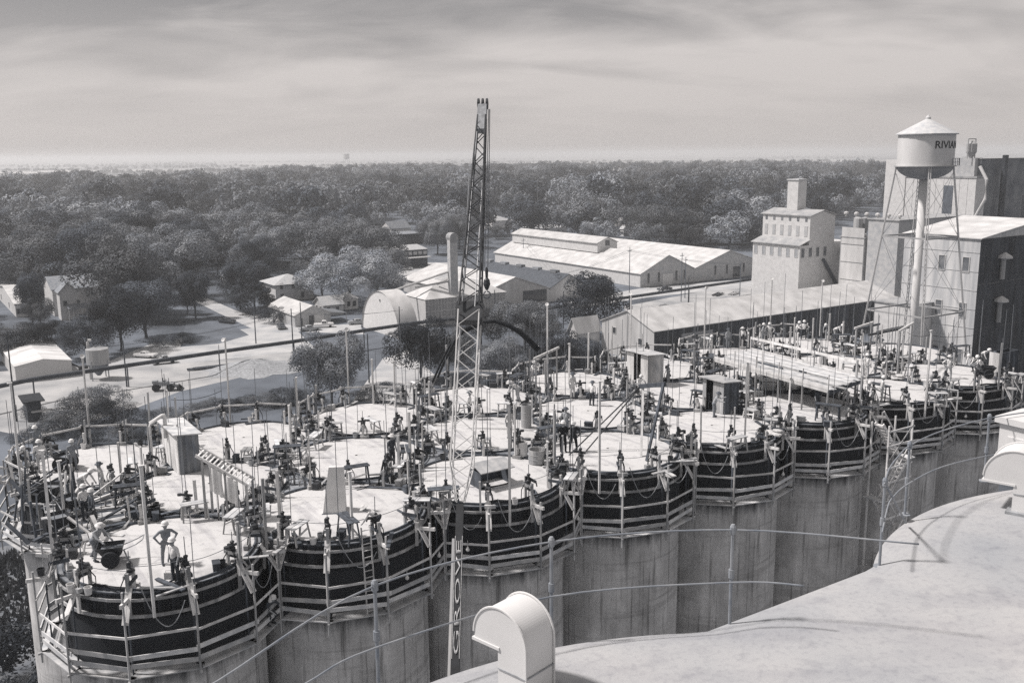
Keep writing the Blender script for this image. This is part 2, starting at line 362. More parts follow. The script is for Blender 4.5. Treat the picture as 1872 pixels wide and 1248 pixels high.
# tall mill behind the water tower: pale gable end, dark rusted long side
p = und(1790, 480, 150); p.z = 0
h = zcol(p, 437); Lv = span(p, V, 1633); hr = h
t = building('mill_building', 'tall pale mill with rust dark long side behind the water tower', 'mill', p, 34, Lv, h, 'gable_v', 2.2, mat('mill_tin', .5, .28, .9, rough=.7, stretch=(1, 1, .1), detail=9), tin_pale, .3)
t2 = None
for row in (h - 4.2, h - 11.5, h - 19):
    for s in (.16, .47, .82): opening(t, '-u', Lv * s, row, 1.05, 2.3, gm=dimg)
for k in range(9): MB().box((-.03, Lv / 2, h - 2.2 - 3.0 * k), (.05, Lv - .1, .09)).build('girt', siding_grey, t)
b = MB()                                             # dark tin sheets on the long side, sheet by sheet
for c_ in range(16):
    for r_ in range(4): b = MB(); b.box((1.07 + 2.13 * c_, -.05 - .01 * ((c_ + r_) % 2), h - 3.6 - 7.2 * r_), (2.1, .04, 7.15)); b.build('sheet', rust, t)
for zc in (h - 3.5, h - 10.5):
    b = MB(); b.tube([(6, -.5, zc - 3.2), (6, -.5, zc)], .4, 8); f = b.build('vent_pipe', tin_grey, t)
    MB().lathe([(.5, 0), (1.15, .2), (1.1, .5), (.1, 1.1)], 10, (6, -.7, zc)).build('hood', tin_pale, f)
# the roof of the mill shows its ridge running towards the far end; low annex in front of its gable
q = p - U * 6 + V * (Lv * .55); building('mill_annex', 'low pale annex at the foot of the tall mill', 'annex', q, 5.9, Lv * .5, zcol(q, 560), 'flat', 0, siding, tin_grey, .2)
# concrete elevator far behind
p = und(1783, 360, 300); p.z = 0
hb = zcol(p, 326); ht = zcol(p, 292)
t = thing('grain_elevator', 'pale concrete grain elevator rising behind the mill and water tower', 'elevator', (p.x, p.y, 0), ANG)
Lv = span(p, V, 1606); b = MB()
nb = 5
b.box((2.5, Lv * .375, hb / 2), (5, Lv * .75, hb)); b.box((2.5, Lv * .88, ht / 2), (5, Lv * .235, ht))
for k in range(9): MB().box((-.04, Lv * .75 * (k + .5) / 9, hb / 2), (.1, Lv * .75 / 9 - .12, hb - .5)).build('wall_panel', siding, t)
MB().box((-.1, Lv * .28, hb * .48), (.16, 3.2, hb * .9)).build('gap_shade', mat('shade_grey', .12, .3, .3), t); MB().box((2.5, Lv * .375, hb + .3), (5.6, Lv * .76, .6)).build('cornice', tin_grey, t)  # dark strip paints the shade of the vertical gap in the wall
b.build('bin', siding, t, smooth=False)
MB().box((3, Lv * .4, (ht + hb) / 2), (4, Lv * .7, ht - hb + 1)).build('headhouse', siding_grey, t)
for s, hh in ((.62, 6), (.9, 5)):
    b = MB(); b.bar((5, Lv * s, ht), (5, Lv * s, ht + hh), .5); b.bar((5, Lv * s, ht + hh), (5, Lv * s - 4, ht), .3); b.bar((5, Lv * s - 2, ht + hh * .6), (5, Lv * s - 6, ht + .4), .3); b.lathe([(.2, 0), (1.1, 1.6), (1.1, 2.4)], 8, (5, Lv * s - 3, ht + .6)); b.build('leg_head', tin_grey, t)
b = MB(); b.tube([(-.5, -1, ht - 2), (-.5, -3.5, ht - 6), (-.5, -3.5, ht - 12), (-.5, 0, ht - 19)], .5, 8); b.build('spout', tin_pale, t)
p = und(1789, 360, 302); p.z = 0
t = building('grain_store', 'long dark grey grain store at the frame edge behind the mill', 'store', p, 90, 20, zcol(p, 291), 'flat', 0, mat('soot_concrete', .18, .4, .2), tin_grey, .3, wins=[('-v', 26, 24, 3, 9), ('-v', 45, 24, 3, 9)])
b = MB(); b.lathe([(.9, 0), (.9, zcol(p, 284))], 10, (9, -2.4, 0)); b.build('stack', rust, t)
b = MB(); hh = zcol(p, 290)
for s in (0, 4):
    b.bar((-3 + s, 3, hh), (-3 + s, 3, hh + 6), .25)
b.bar((-3, 3, hh + 6), (1, 3, hh + 6), .25); b.lathe([(.4, 0), (1.6, 2), (1.6, 4.5), (.5, 5.4)], 10, (-1, 3, hh)); b.build('cyclone', tin_grey, t)
# grey blocks beside the mill
p = und(1640, 460, 238); p.z = 0
t = building('cleaning_house', 'grey flat-roofed block with roof fans left of the tall mill', 'mill block', p, 30, span(p, V, 1577), zcol(p, 404), 'flat', 0, siding_grey, tin_grey, .3)
for k in range(6): MB().lathe([(.25, 0), (.25, .4), (.6, .6), (.6, 1.0), (.2, 1.3)], 8, (3, 2 + 3.2 * k, zcol(p, 404) + .2)).build('roof_fan', tin_pale, t)
p = und(1579, 470, 246); p.z = 0; hh = zcol(p, 436)
t = building('leg_tower', 'narrow two-tone tower with roof cyclones beside the white elevator', 'tower', p, 5.2, 7.4, hh, 'flat', 0, tin_grey, tin_grey, .25)
for k in range(5): MB().box((-.06, 3.6, 3 + 4.6 * k), (.1, 6.9, 4.3)).build('panel', tin_pale, t)
for k in range(3):
    MB().lathe([(.25, 0), (1.0, 2.2), (1.0, 4.6), (.3, 4.9)], 10, (1.2 + 1.3 * k, 3 + 1.4 * (k % 2), hh + .3)).build('cyclone', tin_grey, t)
for k in range(5): MB().lathe([(.4, 0), (.7, .4), (.7, .8), (.2, 1.1)], 8, (.9, 1 + 1.3 * k, hh + .2)).build('roof_fan', tin_pale, t)
# the white wooden elevator
p = und(1461, 480, 252); p.z = 0
h = zcol(p, 450); Lv = span(p, V, 1372); Lu = 24
t = thing('wooden_elevator', 'white stepped wooden elevator with small tower beyond the long shed', 'elevator', (p.x, p.y, 0), ANG)
MB().box((Lu / 2, Lv / 2, h / 2), (Lu, Lv, h)).build('wall', siding, t)
for s in np.linspace(.07, .93, 6): opening(t, '-u', Lv * s, h - 1.9, 1.0, 2.2, gm=mat('pale_blind', .33, .1, 1))
for s in np.linspace(1.2, 10, 4): opening(t, '-v', s, h - 1.9, 1.2, 2.4, gm=dimg)
r = MB(); r.extr([(-.5, -.4, h), (3.8, -.4, h + 1.4), (3.8, Lv + .4, h + 1.4), (-.5, Lv + .4, h)], (0, 0, .2)); r.build('roof', tin_grey, t)
h2 = zcol(p + U * 3.5, 396)
u = MB(); u.box((3.6 + 5, Lv / 2, (h + h2) / 2), (10, Lv, h2 - h)); u.add([(3.6, 0, h2), (13.6, 0, h2), (8.6, 0, h2 + 1.3)], [(0, 1, 2)]); up_ = u.build('upper_storey', siding, t)
for s in np.linspace(.08, .92, 6):
    o_, w_, hh = Lv * s, .9, 2.6
    b = MB(); b.box((3.56, o_, h + 3.6), (.1, w_ + .2, hh + .2)); b.build('window', frame_m, t); MB().box((3.52, o_, h + 3.6), (.06, w_, hh)).build('pane', siding_grey, t)
    MB().box((3.56, o_, h2 - .9), (.1, .7, 1.0)).build('window', dimg, t)
r = MB(); r.extr([(3.2, -.5, h2), (8.6, -.5, h2 + 1.4), (8.6, Lv + .5, h2 + 1.4), (3.2, Lv + .5, h2)], (0, 0, .2)); r.extr([(8.6, -.5, h2 + 1.4), (14, -.5, h2), (14, Lv + .5, h2), (8.6, Lv + .5, h2 + 1.4)], (0, 0, .2)); r.build('roof', tin_grey, t)
ht = zcol(p + U * 8 + V * (Lv * .55), 329); MB().box((8.6, Lv * .56, (h2 + ht) / 2 + .6), (3.4, 3.6, ht - h2 - 1.2)).build('tower', siding, t)
MB().box((8.6, Lv * .56, ht + .1), (3.9, 4.1, .3)).build('tower_roof', shingle_pale, t)
b = MB(); b.bar((9, -.4, h - 4), (21, -.5, .5), .6, .7); b.build('spout', timber_dark, t)
b = MB(); b.lathe([(.2, 0), (1.5, 2), (1.5, 3.2), (.2, 3.9)], 10, (16.5, -2, h - 4.6)); b.tube([(16.5, -2, h - 4.6), (16.5, -2, 0)], .22, 6); b.build('dust_cyclone', tin_pale, t)
building('elevator_wing', 'white lean wing joining the wooden elevator to the tower', 'wing', p + U * 24.1 + V * 3, 8, 9, h - 1.5, 'flat', 0, siding, tin_grey, .2, wins=[('-v', 4, h - 4.5, 1.6, 3.4)])
# long low shed with dark side
p = unz(1196, 606, 7.0); p.z = 0; Lu = span(p, U, 1660); Lv = span(p, V, 1100)
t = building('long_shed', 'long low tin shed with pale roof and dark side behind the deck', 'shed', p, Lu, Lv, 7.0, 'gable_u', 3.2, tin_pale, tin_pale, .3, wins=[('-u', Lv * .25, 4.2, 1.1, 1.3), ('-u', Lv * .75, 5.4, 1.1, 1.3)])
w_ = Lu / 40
for k in range(40): MB().box((w_ * (k + .5), -.06 - .012 * (k % 2), 3.5), (w_ * .985, .05, 6.9)).build('sheet', random.choice((rust, rust, mat('shade_tin', .075, .4, .8, stretch=(1, 1, .15)))), t)  # dark sheets put this side's shade into the colour
MB().box((12, -.12, 3.4), (9, .1, 4.6)).build('sliding_door', tin_grey, t)
p2 = p - U * .2 + V * (Lv * 1.02)
building('shed_lean_to', 'small pale gabled shed at the near end of the long shed', 'shed', p2 - U * 6.4, 6.3, span(p2 - U * 6.4, V, 1040), 5.2, 'gable_u', 2.6, tin_pale, tin_pale, .4)
# ------------------------------------------------------------------ big warehouses across the tracks
p = unz(1171, 526); Lv = span(p, V, 905); Lu = span(p, U, 1268); h = zcol(p, 500)
def wh_wins(L_, h_): return [('-v', L_ * s, h_ * .62, 1.0, 3.2) for s in (.14, .33, .66, .82)]
t = building('warehouse', 'large pale warehouse with raised roof monitor beyond the pipe line', 'warehouse', p, Lu, Lv, h, 'gable_v', 5.2, siding_grey, tin_pale, .5, wins=wh_wins(Lu, h) + [('-v', Lu * .5, h * .4, 4.5, h * .75, 'door', frame_m, siding)])  # grey wall puts the gable's shade into the colour
MB().box((-.04, Lv / 2, h / 2), (.06, Lv - .4, h - .2)).build('side_wall', siding, t)  # white layer paints the sunlit side of the same wall
b = MB(); y0, y1 = Lv * .36, Lv * .98; b.box((Lu / 2, (y0 + y1) / 2, h + 5.4), (9, y1 - y0, 3.2)); b.add([(Lu / 2 - 4.5, y, h + 7) for y in (y0,)] + [(Lu / 2 + 4.5, y0, h + 7), (Lu / 2, y0, h + 8.8)], [(0, 1, 2)])
mo = b.build('roof_monitor', siding, t)
r = MB(); r.extr([(Lu / 2 - 5, y0 - .3, h + 7), (Lu / 2, y0 - .3, h + 8.9), (Lu / 2, y1 + .3, h + 8.9), (Lu / 2 - 5, y1 + .3, h + 7)], (0, 0, .2)); r.extr([(Lu / 2, y0 - .3, h + 8.9), (Lu / 2 + 5, y0 - .3, h + 7), (Lu / 2 + 5, y1 + .3, h + 7), (Lu / 2, y1 + .3, h + 8.9)], (0, 0, .2)); r.build('monitor_roof', tin_pale, mo)
MB().box((Lu / 2, y0 - .05, h + 7), (1.9, .12, 1.9)).build('vent', glass, mo)
p2 = p + U * (Lu + .1)
Lu2 = span(p2, U, 1392); t = building('warehouse', 'pale warehouse with dark square door beside the white elevator', 'warehouse', p2, Lu2, Lv * .75, h, 'gable_v', 5.0, siding_grey, tin_pale, .5, wins=[('-v', Lu2 * s, h * .7, 1.0, 3.2) for s in (.3, .47, .72, .86)] + [('-v', Lu2 * .62, h * .45, 4, h * .8, 'door')])  # grey again for a gable in shade
# low sheds in front: pale roof with dark neighbour
p = unz(876, 566); Lu = span(p, U, 1005); Lv = span(p, V, 738); h = zcol(p, 540)
t = building('tin_warehouse', 'broad pale tin warehouse behind the crane boom', 'warehouse', p, Lu, Lv, h, 'gable_v', 4.2, tin_pale, tin_pale, .4, wins=[('-v', Lu * .3, h * .5, 2.8, 3.6, 'door'), ('-v', Lu * .78, h * .55, 8.5, 3.6, 'door')])
for y in (.3, .62): MB().box((Lu * .2, Lv * y, h + 1.9), (4, 5, .2), (Vector((.93, 0, .36)), Vector((0, 1, 0)), Vector((-.36, 0, .93)))).build('roof_patch', tin_grey, t)
p2 = p + U * (Lu + .1); Lu2 = span(p2, U, 1072)
t = building('tar_roof_shed', 'narrow white shed with dark tarred roof beside the tin warehouse', 'shed', p2, Lu2, Lv * 1.1, h, 'gable_v', 3.6, tin_pale, mat('tar', .085, .2, 1), .4)
for k in range(5): MB().box((Lu2 * .5, Lv * (.15 + .2 * k), h + 3.9), (1.6, 3, .8)).build('ridge_vent', shingle, t)
# ribbed building with the tall leg, and the quonset
p = unz(779, 598); Lu = span(p, U, 925); Lv = span(p, V, 741); h = zcol(p, 548)
t = building('ribbed_shed', 'white boarded shed with ribbed front beside the quonset hut', 'shed', p, Lu, Lv, h, 'hip', 3.2, siding, tin_pale, .2)
nb = 26
for k in range(nb): MB().box((Lu * (k + .5) / nb, -.06, h / 2), (Lu / nb * .62, .1, h - .3)).build('panel', tin_grey, t)
for z in (h * .3, h * .55, h * .8): MB().box((Lu / 2, -.13, z), (Lu, .06, .18)).build('girt', tin_pale, t)
q = p + U * 9 + V * 1.5; hh = zcol(q, 434)
t = thing('bucket_elevator', 'tall pale boxed grain leg with spouts beside the crane boom', 'grain leg', (q.x, q.y, 0), ANG)
MB().box((0, 0, hh / 2), (2.2, 1.5, hh)).build('casing', mat('weathered_tin', .45, .2, 1), t); MB().lathe([(1.25, -1.1), (1.25, 1.1)], 14, (0, 0, hh), axis=(Vector((1, 0, 0)), Vector((0, 0, 1)), Vector((0, 1, 0)))).build('head', tin_grey, t)
for e_, z in (((-14, 6, h + 2), hh * .62), ((-9, 4, h + 2.5), hh * .5), ((-3, 3, h + 3), hh * .55)): b = MB(); b.tube([(0, 0, z), e_], .3, 6); b.build('spout', tin_pale, t)
b = MB()
for k in range(18): b.box((1.25, 0, 2 + k * hh / 19), (.1, .5, .08))
b.bar((1.25, -.25, 1), (1.25, -.25, hh), .06); b.bar((1.25, .25, 1), (1.25, .25, hh), .06); b.build('ladder', rod_m, t)
Rq = 10.4; q = unz(664, 598) - V * Rq
t = thing('quonset_hut', 'big white half-round quonset hut below the ribbed shed', 'quonset', (q.x, q.y, 0), ANG); n_ = 28
arc = [(Rq * math.cos(math.pi * k / n_), Rq * math.sin(math.pi * k / n_)) for k in range(n_ + 1)]
MB().add([(0, y, z) for y, z in arc], [tuple(range(n_ + 1))]).build('end_wall', white_paint, t)
b = MB(); b.add([(x, y * s_, z * s_) for x, s_ in ((-.3, 1.012), (5, 1.012)) for y, z in arc], [(k, k + 1, n_ + 2 + k, n_ + 1 + k) for k in range(n_)]); b.build('arched_roof', tin_pale, t, smooth=True)
opening(t, '-u', 0, 8.2, .5, .5)
# ------------------------------------------------------------------ yard on the left
p = unz(30, 699); t = ground_building('metal_shed', 'low pale metal shed with streaked roof at the edge of the yard', 'shed', (30, 699), 4, 133, 671, roof='gable_v', rise=.9, wm=mat('shed_paint', .5, .06, .5), rm=mat('streaked_tin', .6, .3, .5, stretch=(.15, 1, 1)), over=.15)
q = unz(182, 692); Rt = 2.15; z0, z1 = zcol(q, 664), zcol(q, 637)
t = thing('hopper_bin', 'round metal hopper bin on legs beside the metal shed', 'bin', (q.x, q.y, 0), ANG)
MB().lathe([(Rt, z0), (Rt, z1), (Rt * .98, z1 + .02), (.3, z1 + .5)], 20).build('drum', tin_grey, t); MB().lathe([(.35, z0 - 2.4), (Rt, z0 - .01)], 20).build('hopper', mat('hopper_tin', .2, .2, 1), t)
for a in (45, 135, 225, 315): b = MB(); b.bar((Rt * math.cos(rad(a)), Rt * math.sin(rad(a)), 0), (Rt * math.cos(rad(a)), Rt * math.sin(rad(a)), z0 + .8), .2); b.build('leg', steel, t)
b = MB(); b.tube([(-1.5, .5, 0), (-1.5, .5, z1 + 1.4), (-1.3, .4, z1 + 1.8), (-.9, .2, z1 + 1.7)], .28, 8); b.build('fill_pipe', tin_pale, t)
q = unz(462, 675); b = MB(); rr = []                  # gravel heap
K, M_ = 22, 9
for a in range(K):
    for r_ in range(M_):
        s = r_ / (M_ - 1); ra = (8.2 + 1.4 * math.sin(a * 1.9)) * (1 - s); rr.append((ra * math.cos(2 * math.pi * a / K) * 1.2, ra * math.sin(2 * math.pi * a / K), 1.0 * (1 - math.cos(math.pi * s)) + random.uniform(-.1, .1) * (1 if 0 < r_ < M_ - 1 else 0)))
b.add(rr, [(a * M_ + r_, ((a + 1) % K) * M_ + r_, ((a + 1) % K) * M_ + r_ + 1, a * M_ + r_ + 1) for a in range(K) for r_ in range(M_ - 1)])
tag(b.build('gravel_heap', mat('gravel', .3, .3, 2.5, bump=.6), None, (q.x, q.y, .02), smooth=True), 'low grey gravel heap in the dirt yard', 'gravel heap')
q = unz(388, 674); b = MB()
for k in range(9): b.bar((-5 + random.random(), k * .24, .12), (5 + random.random(), k * .24, .14), .2, .2)
for k in range(6): b.bar((-4 + random.random(), k * .26, .34), (4.4, k * .26, .36), .2, .2)
tag(b.build('timber_pile', timber_dark, None, (q.x, q.y, .02), ANG - .1), 'low pile of dark timbers in the dirt yard', 'timber pile')
q = unz(52, 772); t = building('dark_lean_to', 'small dark open-fronted lean-to behind the bushes near the frame edge', 'lean-to', q, span(q, U, 78), 5, 3.4, 'flat', 0, timber_dark, mat('tar2', .03), .6)
MB().box((3, -.8, 1.9), (5, 1.2, .1)).build('bench', tin_grey, t)
# town houses ------------------------------------------------------
HS = 'town houses'
t = ground_building('garage', 'gabled garage with dark doorway and carport beside the street', 'garage', (540, 598), 490, 605, 577, roof='gable_v', rise=2.1, wm=siding_grey, rm=tin_pale, over=.3, wins=[('-v', 4.4, 1.5, 1.4, 2.4, 'door'), ('-v', 6.6, 1.5, 2.4, 2.8, 'door', frame_m, siding), ('-v', 1.7, 1.2, .7, 1.9, 'door')])
p = unz(540, 598); Lg = span(p, U, 605)
b = MB(); b.extr([(Lg + .1, -.4, 2.9), (Lg + 4.6, -.4, 2.3), (Lg + 4.6, 8, 2.3), (Lg + .1, 8, 2.9)], (0, 0, .12)); b.build('carport_roof', shingle, t)
for x in (Lg + 4.4,): b = MB(); b.box((x, 0, 1.15), (.12, .12, 2.3)); b.build('carport_post', timber, t)
ground_building('hip_house', 'white two-storey house with pale hipped roof behind the garage', 'house', (505, 552), 481, 574, 521, roof='hip', rise=2.4, wm=siding, rm=shingle_pale, over=.8, wins=[('-v', 1.9, 4.6, .9, 1.7), ('-v', 5.6, 4.6, .9, 1.7), ('-v', 8.2, 4.6, .6, 1.7), ('-v', 9.2, 4.6, .6, 1.7), ('-v', 2, 1.5, 1, 1.5), ('-v', 8.4, 1.5, 1, 1.5)])
t = ground_building('gabled_house', 'white two-storey gabled house among the dark trees', 'house', (100, 578), 84, 184, 530, roof='gable_u', rise=2.8, wm=siding, rm=shingle, over=.4, wins=[('-v', 10, 6, 1, 1.6)])
p = unz(113, 586); t2 = building('porch_wing', 'white gabled front wing with porch of the house in the trees', 'house wing', p, span(p, U, 146), 5, zcol(p, 534), 'gable_v', 2.4, siding, shingle, .4, wins=[('-v', 1.3, 4.6, 1.0, 1.4), ('-v', 4.6, 4.8, .7, .9)])
b = MB(); b.extr([(1.5, -2.4, 3.2), (6.5, -2.4, 3.2), (6.5, -.05, 4.2), (1.5, -.05, 4.2)], (0, 0, .15)); b.build('porch_roof', shingle, t2)
for k in range(5): MB().box((1.7 + 1.1 * k, -2.2, 1.6), (.16, .16, 3.2)).build('porch_post', siding, t2)
spec = [  # corner px, left px, right px, eave px, roof, rise, wall, roof material, label
    ((592, 578), 575, 628, 560, 'gable_u', 1.9, siding_grey, shingle_pale, 'low grey house with pale roof behind the garage'),
    ((632, 566), 618, 655, 553, 'hip', 1.6, siding, shingle_pale, 'small pale cottage beside the grey bushy tree'),
    ((562, 510), 549, 580, 495, 'gable_v', 2.4, siding, shingle, 'small white gabled house above the hipped roof'),
    ((412, 520), 403, 436, 507, 'gable_v', 2.6, siding, shingle, 'little white gabled cottage in the shade by the street'),
    ((375, 482), 362, 396, 470, 'gable_v', 2.6, siding, shingle_pale, 'white gable front half hidden by the tall oak'),
    ((368, 442), 338, 402, 426, 'hip', 2.2, siding, shingle_pale, 'long pale roofed house high among the trees'),
    ((285, 498), 272, 296, 484, 'gable_u', 2.2, siding, shingle_pale, 'white house corner glimpsed between two oaks'),
    ((530, 447), 520, 552, 438, 'gable_u', 2.2, siding, shingle_pale, 'pale roof glimpsed below the big dark tree'),
    ((12, 470), -12, 32, 446, 'gable_v', 3.0, siding, shingle_pale, 'white gable at the left frame edge'),
    ((30, 580), -6, 52, 556, 'gable_u', 2.4, siding, tin_pale, 'pale roofed house at the left frame edge below the car'),
    ((715, 432), 696, 751, 418, 'gable_u', 3.4, siding, shingle, 'white cottage with grey roof above the dark store'),
    ((755, 446), 740, 782, 434, 'hip', 1.8, siding_grey, shingle_pale, 'low pale house beside the round-headed trees'),
    ((900, 420), 872, 936, 404, 'hip', 2.6, siding, shingle_pale, 'pale hipped house just behind the crane boom'),
    ((985, 428), 956, 1036, 420, 'hip', 2.2, siding, shingle_pale, 'long white hipped roof behind the roof monitor'),
    ((1133, 414), 1118, 1158, 404, 'gable_u', 1.6, siding, shingle_pale, 'white roofed pavilion between oaks behind the warehouse'),
    ((1140, 432), 1134, 1148, 418, 'gable_v', 1.6, siding, shingle_pale, 'little white shed behind the warehouse roof'),
    ((1296, 428), 1283, 1304, 418, 'gable_v', 1.8, siding, shingle, 'tiny white house beside the wooden elevator'),
    ((1195, 345), 1180, 1235, 338, 'gable_u', 3.2, siding, shingle, 'white hall with dark roof right of the church'),
    ((1280, 372), 1276, 1300, 365, 'gable_u', 2.5, siding, shingle_pale, 'pale roof in the wood right of the cupola'),
    ((1490, 348), 1476, 1510, 339, 'gable_u', 2.5, siding, shingle_pale, 'pale roof in the wood behind the white elevator'),
    ((1560, 352), 1540, 1590, 338, 'flat', 0, siding_grey, tin_pale, 'hazy flat roofed block behind the leg tower'),
    ((395, 404), 384, 420, 394, 'gable_u', 2.5, siding, shingle_pale, 'pale roof between tree crowns left of centre'),
    ((812, 398), 800, 830, 389, 'gable_u', 2.5, siding, shingle_pale, 'pale roof glimpsed above the round-headed trees')]
for c_, l_, r_, e_, rf, ri, wm, rm, lb in spec:
    p = unz(*c_); h = max(3, zcol(p, e_)); Lu = span(p, U, r_); Lv = span(p, V, l_)
    wl = [('-v', Lu * s, min(h - 1.3, 1.6 + (h > 6) * 3), 1.0, 1.5) for s in (.25, .7)] + [('-u', Lv * s, min(h - 1.3, 1.7), 1.0, 1.5) for s in (.3, .7)]
    building('cottage', lb, 'house', p, Lu, Lv, h, rf, ri, wm, rm, .4, wl, HS)
# more roofs glimpsed through the wood
rs = random.Random(12); WOODHOUSES = []
for n_ in range(26):
    x_ = rs.uniform(30, 1450); y_ = rs.uniform(322, 420) if x_ < 1000 else rs.uniform(320, 390)
    if any(abs(x_ - c_[0]) < 45 and abs(y_ - c_[1]) < 18 for c_, *_r in spec): continue
    p = unz(x_, y_); k = p.y / 500
    building('wood_house', 'pale-roofed house glimpsed among the distant tree crowns', 'house', p, rs.uniform(10, 20), rs.uniform(9, 13), rs.uniform(3.5, 6.5), rs.choice(('gable_u', 'gable_v', 'hip')), 2.8, siding, rs.choice((shingle_pale, tin_pale, shingle)), .4, [('-v', 3, 1.8, 1.1, 1.6), ('-v', 7, 1.8, 1.1, 1.6)], 'houses glimpsed in the wood'); WOODHOUSES.append(((x_, y_), x_ - 2, x_ + 26 / k))
# dark store with awning
p = unz(700, 494); Lu = span(p, U, 782); Lv = span(p, V, 664); h = zcol(p, 461)
t = building('store_block', 'dark walled store with pale roof and white awning edge', 'store', p, Lu, Lv, h, 'gable_u', 1.2, brick_dark, shingle_pale, .2)
MB().box((Lu / 2, -1.4, h * .6), (Lu, 2.8, .35)).build('awning', white_paint, t)
for k in range(9): MB().box((Lu * (k + .5) / 9, -.06, h * .82), (Lu / 9 * .7, .1, h * .18)).build('panel', siding_grey, t)
building('brick_block', 'low dark brick block behind the store', 'store', unz(668, 452), 32, 16, 5, 'flat', 0, brick_dark, shingle, .2, wins=[('-v', 8, 2.2, 3, 2), ('-v', 20, 2.2, 3, 2)])
# church tower, cupola, far tanks and masts
p = unz(1131, 346); t = thing('church', 'pale church with battlemented tower in the distant trees', 'church', (p.x, p.y, 0), ANG)
hh = zcol(p, 318); MB().box((5, 5, hh / 2), (10, 10, hh)).build('tower', siding, t)
for x, y in ((0, 0), (10, 0), (0, 10), (10, 10)): b = MB(); b.box((x, y, hh + 1.4), (2, 2, 6.5)); b.lathe([(1.2, 0), (.05, 3)], 4, (x, y, hh + 4.6)); b.build('pinnacle', siding, t)
MB().box((-14, 8, hh * .22), (28, 16, hh * .44)).build('nave', siding, t)
for x in (3, 7): MB().box((x, -.1, hh * .7), (1.2, .2, 5)).build('window', glass, t)
MB().box((-.1, 5, hh * .7), (.2, 1.6, 5)).build('window', glass, t)
p = unz(1200, 372); t = thing('cupola_house', 'roof cupola with finial rising above the wood', 'house', (p.x, p.y, 0), ANG, HS)
hh = zcol(p, 356); MB().box((6, 6, hh / 2), (14, 12, hh)).build('wall', siding, t); MB().lathe([(9, hh), (2.2, hh + 3), (2.2, hh + 6), (2.6, hh + 6), (.1, hh + 8.5)], 4, (6, 6, 0)).build('roof', shingle_pale, t); MB().tube([(6, 6, hh + 8), (6, 6, hh + 11)], .2, 5).build('finial', white_paint, t)
p = unz(634, 306); t = thing('distant_water_tank', 'tiny water tank on the skyline left of the crane', 'water tower', (p.x, p.y, 0), 0)
z1 = zcol(p, 279); z0 = zcol(p, 289); R_ = 11 * (p.length / 1756) * .5
MB().lathe([(.3, z0 - R_ * .5), (R_, z0), (R_, z1 - R_ * .4), (.1, z1)], 14).build('tank', tin_pale, t)
for a in range(4): b = MB(); b.bar((R_ * math.cos(a * 1.571 + .6), R_ * math.sin(a * 1.571 + .6), 0), (R_ * .9 * math.cos(a * 1.571 + .6), R_ * .9 * math.sin(a * 1.571 + .6), z0), 1.2); b.build('leg', tin_pale, t)
for (x, yb, yt, lb) in ((175, 372, 318, 'thin radio mast above the wood on the left'), (983, 400, 297, 'tall thin radio mast right of the crane boom'), (152, 412, 372, 'short thin mast among the left hand trees'), (207, 378, 346, 'slim pale mast in the left hand wood')):
    p = unz(x, yb + 20); hm = zcol(p, yt); b = MB(); w = p.length / 1756 * .7
    for s in range(3): b.bar((w * math.cos(s * 2.1), w * math.sin(s * 2.1), 0), (w * .2 * math.cos(s * 2.1), w * .2 * math.sin(s * 2.1), hm), w * .3)
    for k in range(12): z = hm * k / 12; f = 1 - .8 * k / 12; b.bar((w * f, 0, z), (w * f * -.5, w * f * .87, z + hm / 14), w * .2)
    tag(b.build('radio_mast', tin_grey, None, (p.x, p.y, 0)), lb, 'mast')
for n_, (x0, x1, y) in enumerate(((0, 70, 326), (72, 128, 322), (-40, 20, 333))):
    p = unz(x0, y); building('far_warehouse', ['long white low warehouse on the far left skyline', 'second white warehouse on the far left skyline', 'white warehouse roof cut by the left frame edge'][n_], 'warehouse', p, span(p, U, x1), 40, 9, 'gable_u', 4, siding, tin_pale, .5)
# ------------------------------------------------------------------ elevated pipe, poles
pts = [(-60, 718), (60, 693), (232, 668), (400, 643), (537, 624), (665, 604), (760, 590), (880, 578), (981, 566), (1151, 543), (1260, 527), (1372, 511)]
base = [und(x, y, 100) for x, y in pts]
P3 = [unz(x, y, 4.2) for x, y in pts]
P3 = [Vector((q.x, q.y, 4.2)) for q in P3]
t = thing('elevated_pipe', 'long dark elevated pipe crossing the yard on trestle legs', 'pipe', (0, 0, 0))
MB().tube(P3, .4, 10).build('pipe', mat('tarred_pipe', .06, .3, .5), t, smooth=True)
for a, b_ in zip(P3, P3[1:]):
    nn = max(1, int((b_ - a).length / 16))
    for k in range(nn):
        q = a.lerp(b_, k / nn); b = MB(); b.bar((q.x, q.y, 0), (q.x, q.y, 3.8), .2); b.build('trestle_leg', timber_dark, t)
UP = 'utility poles'
POLES = [(232, 707, 622, 'dark'), (537, 657, 564, 'dark'), (468, 628, 548, 'dark'), (30, 770, 610, 'dark'), (675, 700, 610, 'dark'), (732, 636, 560, 'dark'), (1150, 560, 452, 'pale'), (1245, 552, 462, 'pale'), (1252, 545, 470, 'pale'), (1352, 545, 478, 'pale'), (957, 486, 435, 'pale'), (1020, 548, 497, 'pale'), (905, 590, 530, 'dark'), (1030, 600, 532, 'dark'), (1258, 560, 505, 'dark'), (684, 470, 420, 'pale'), (728, 490, 432, 'pale'), (552, 620, 552, 'dark'), (102, 602, 588, 'pale'), (820, 480, 400, 'pale')]
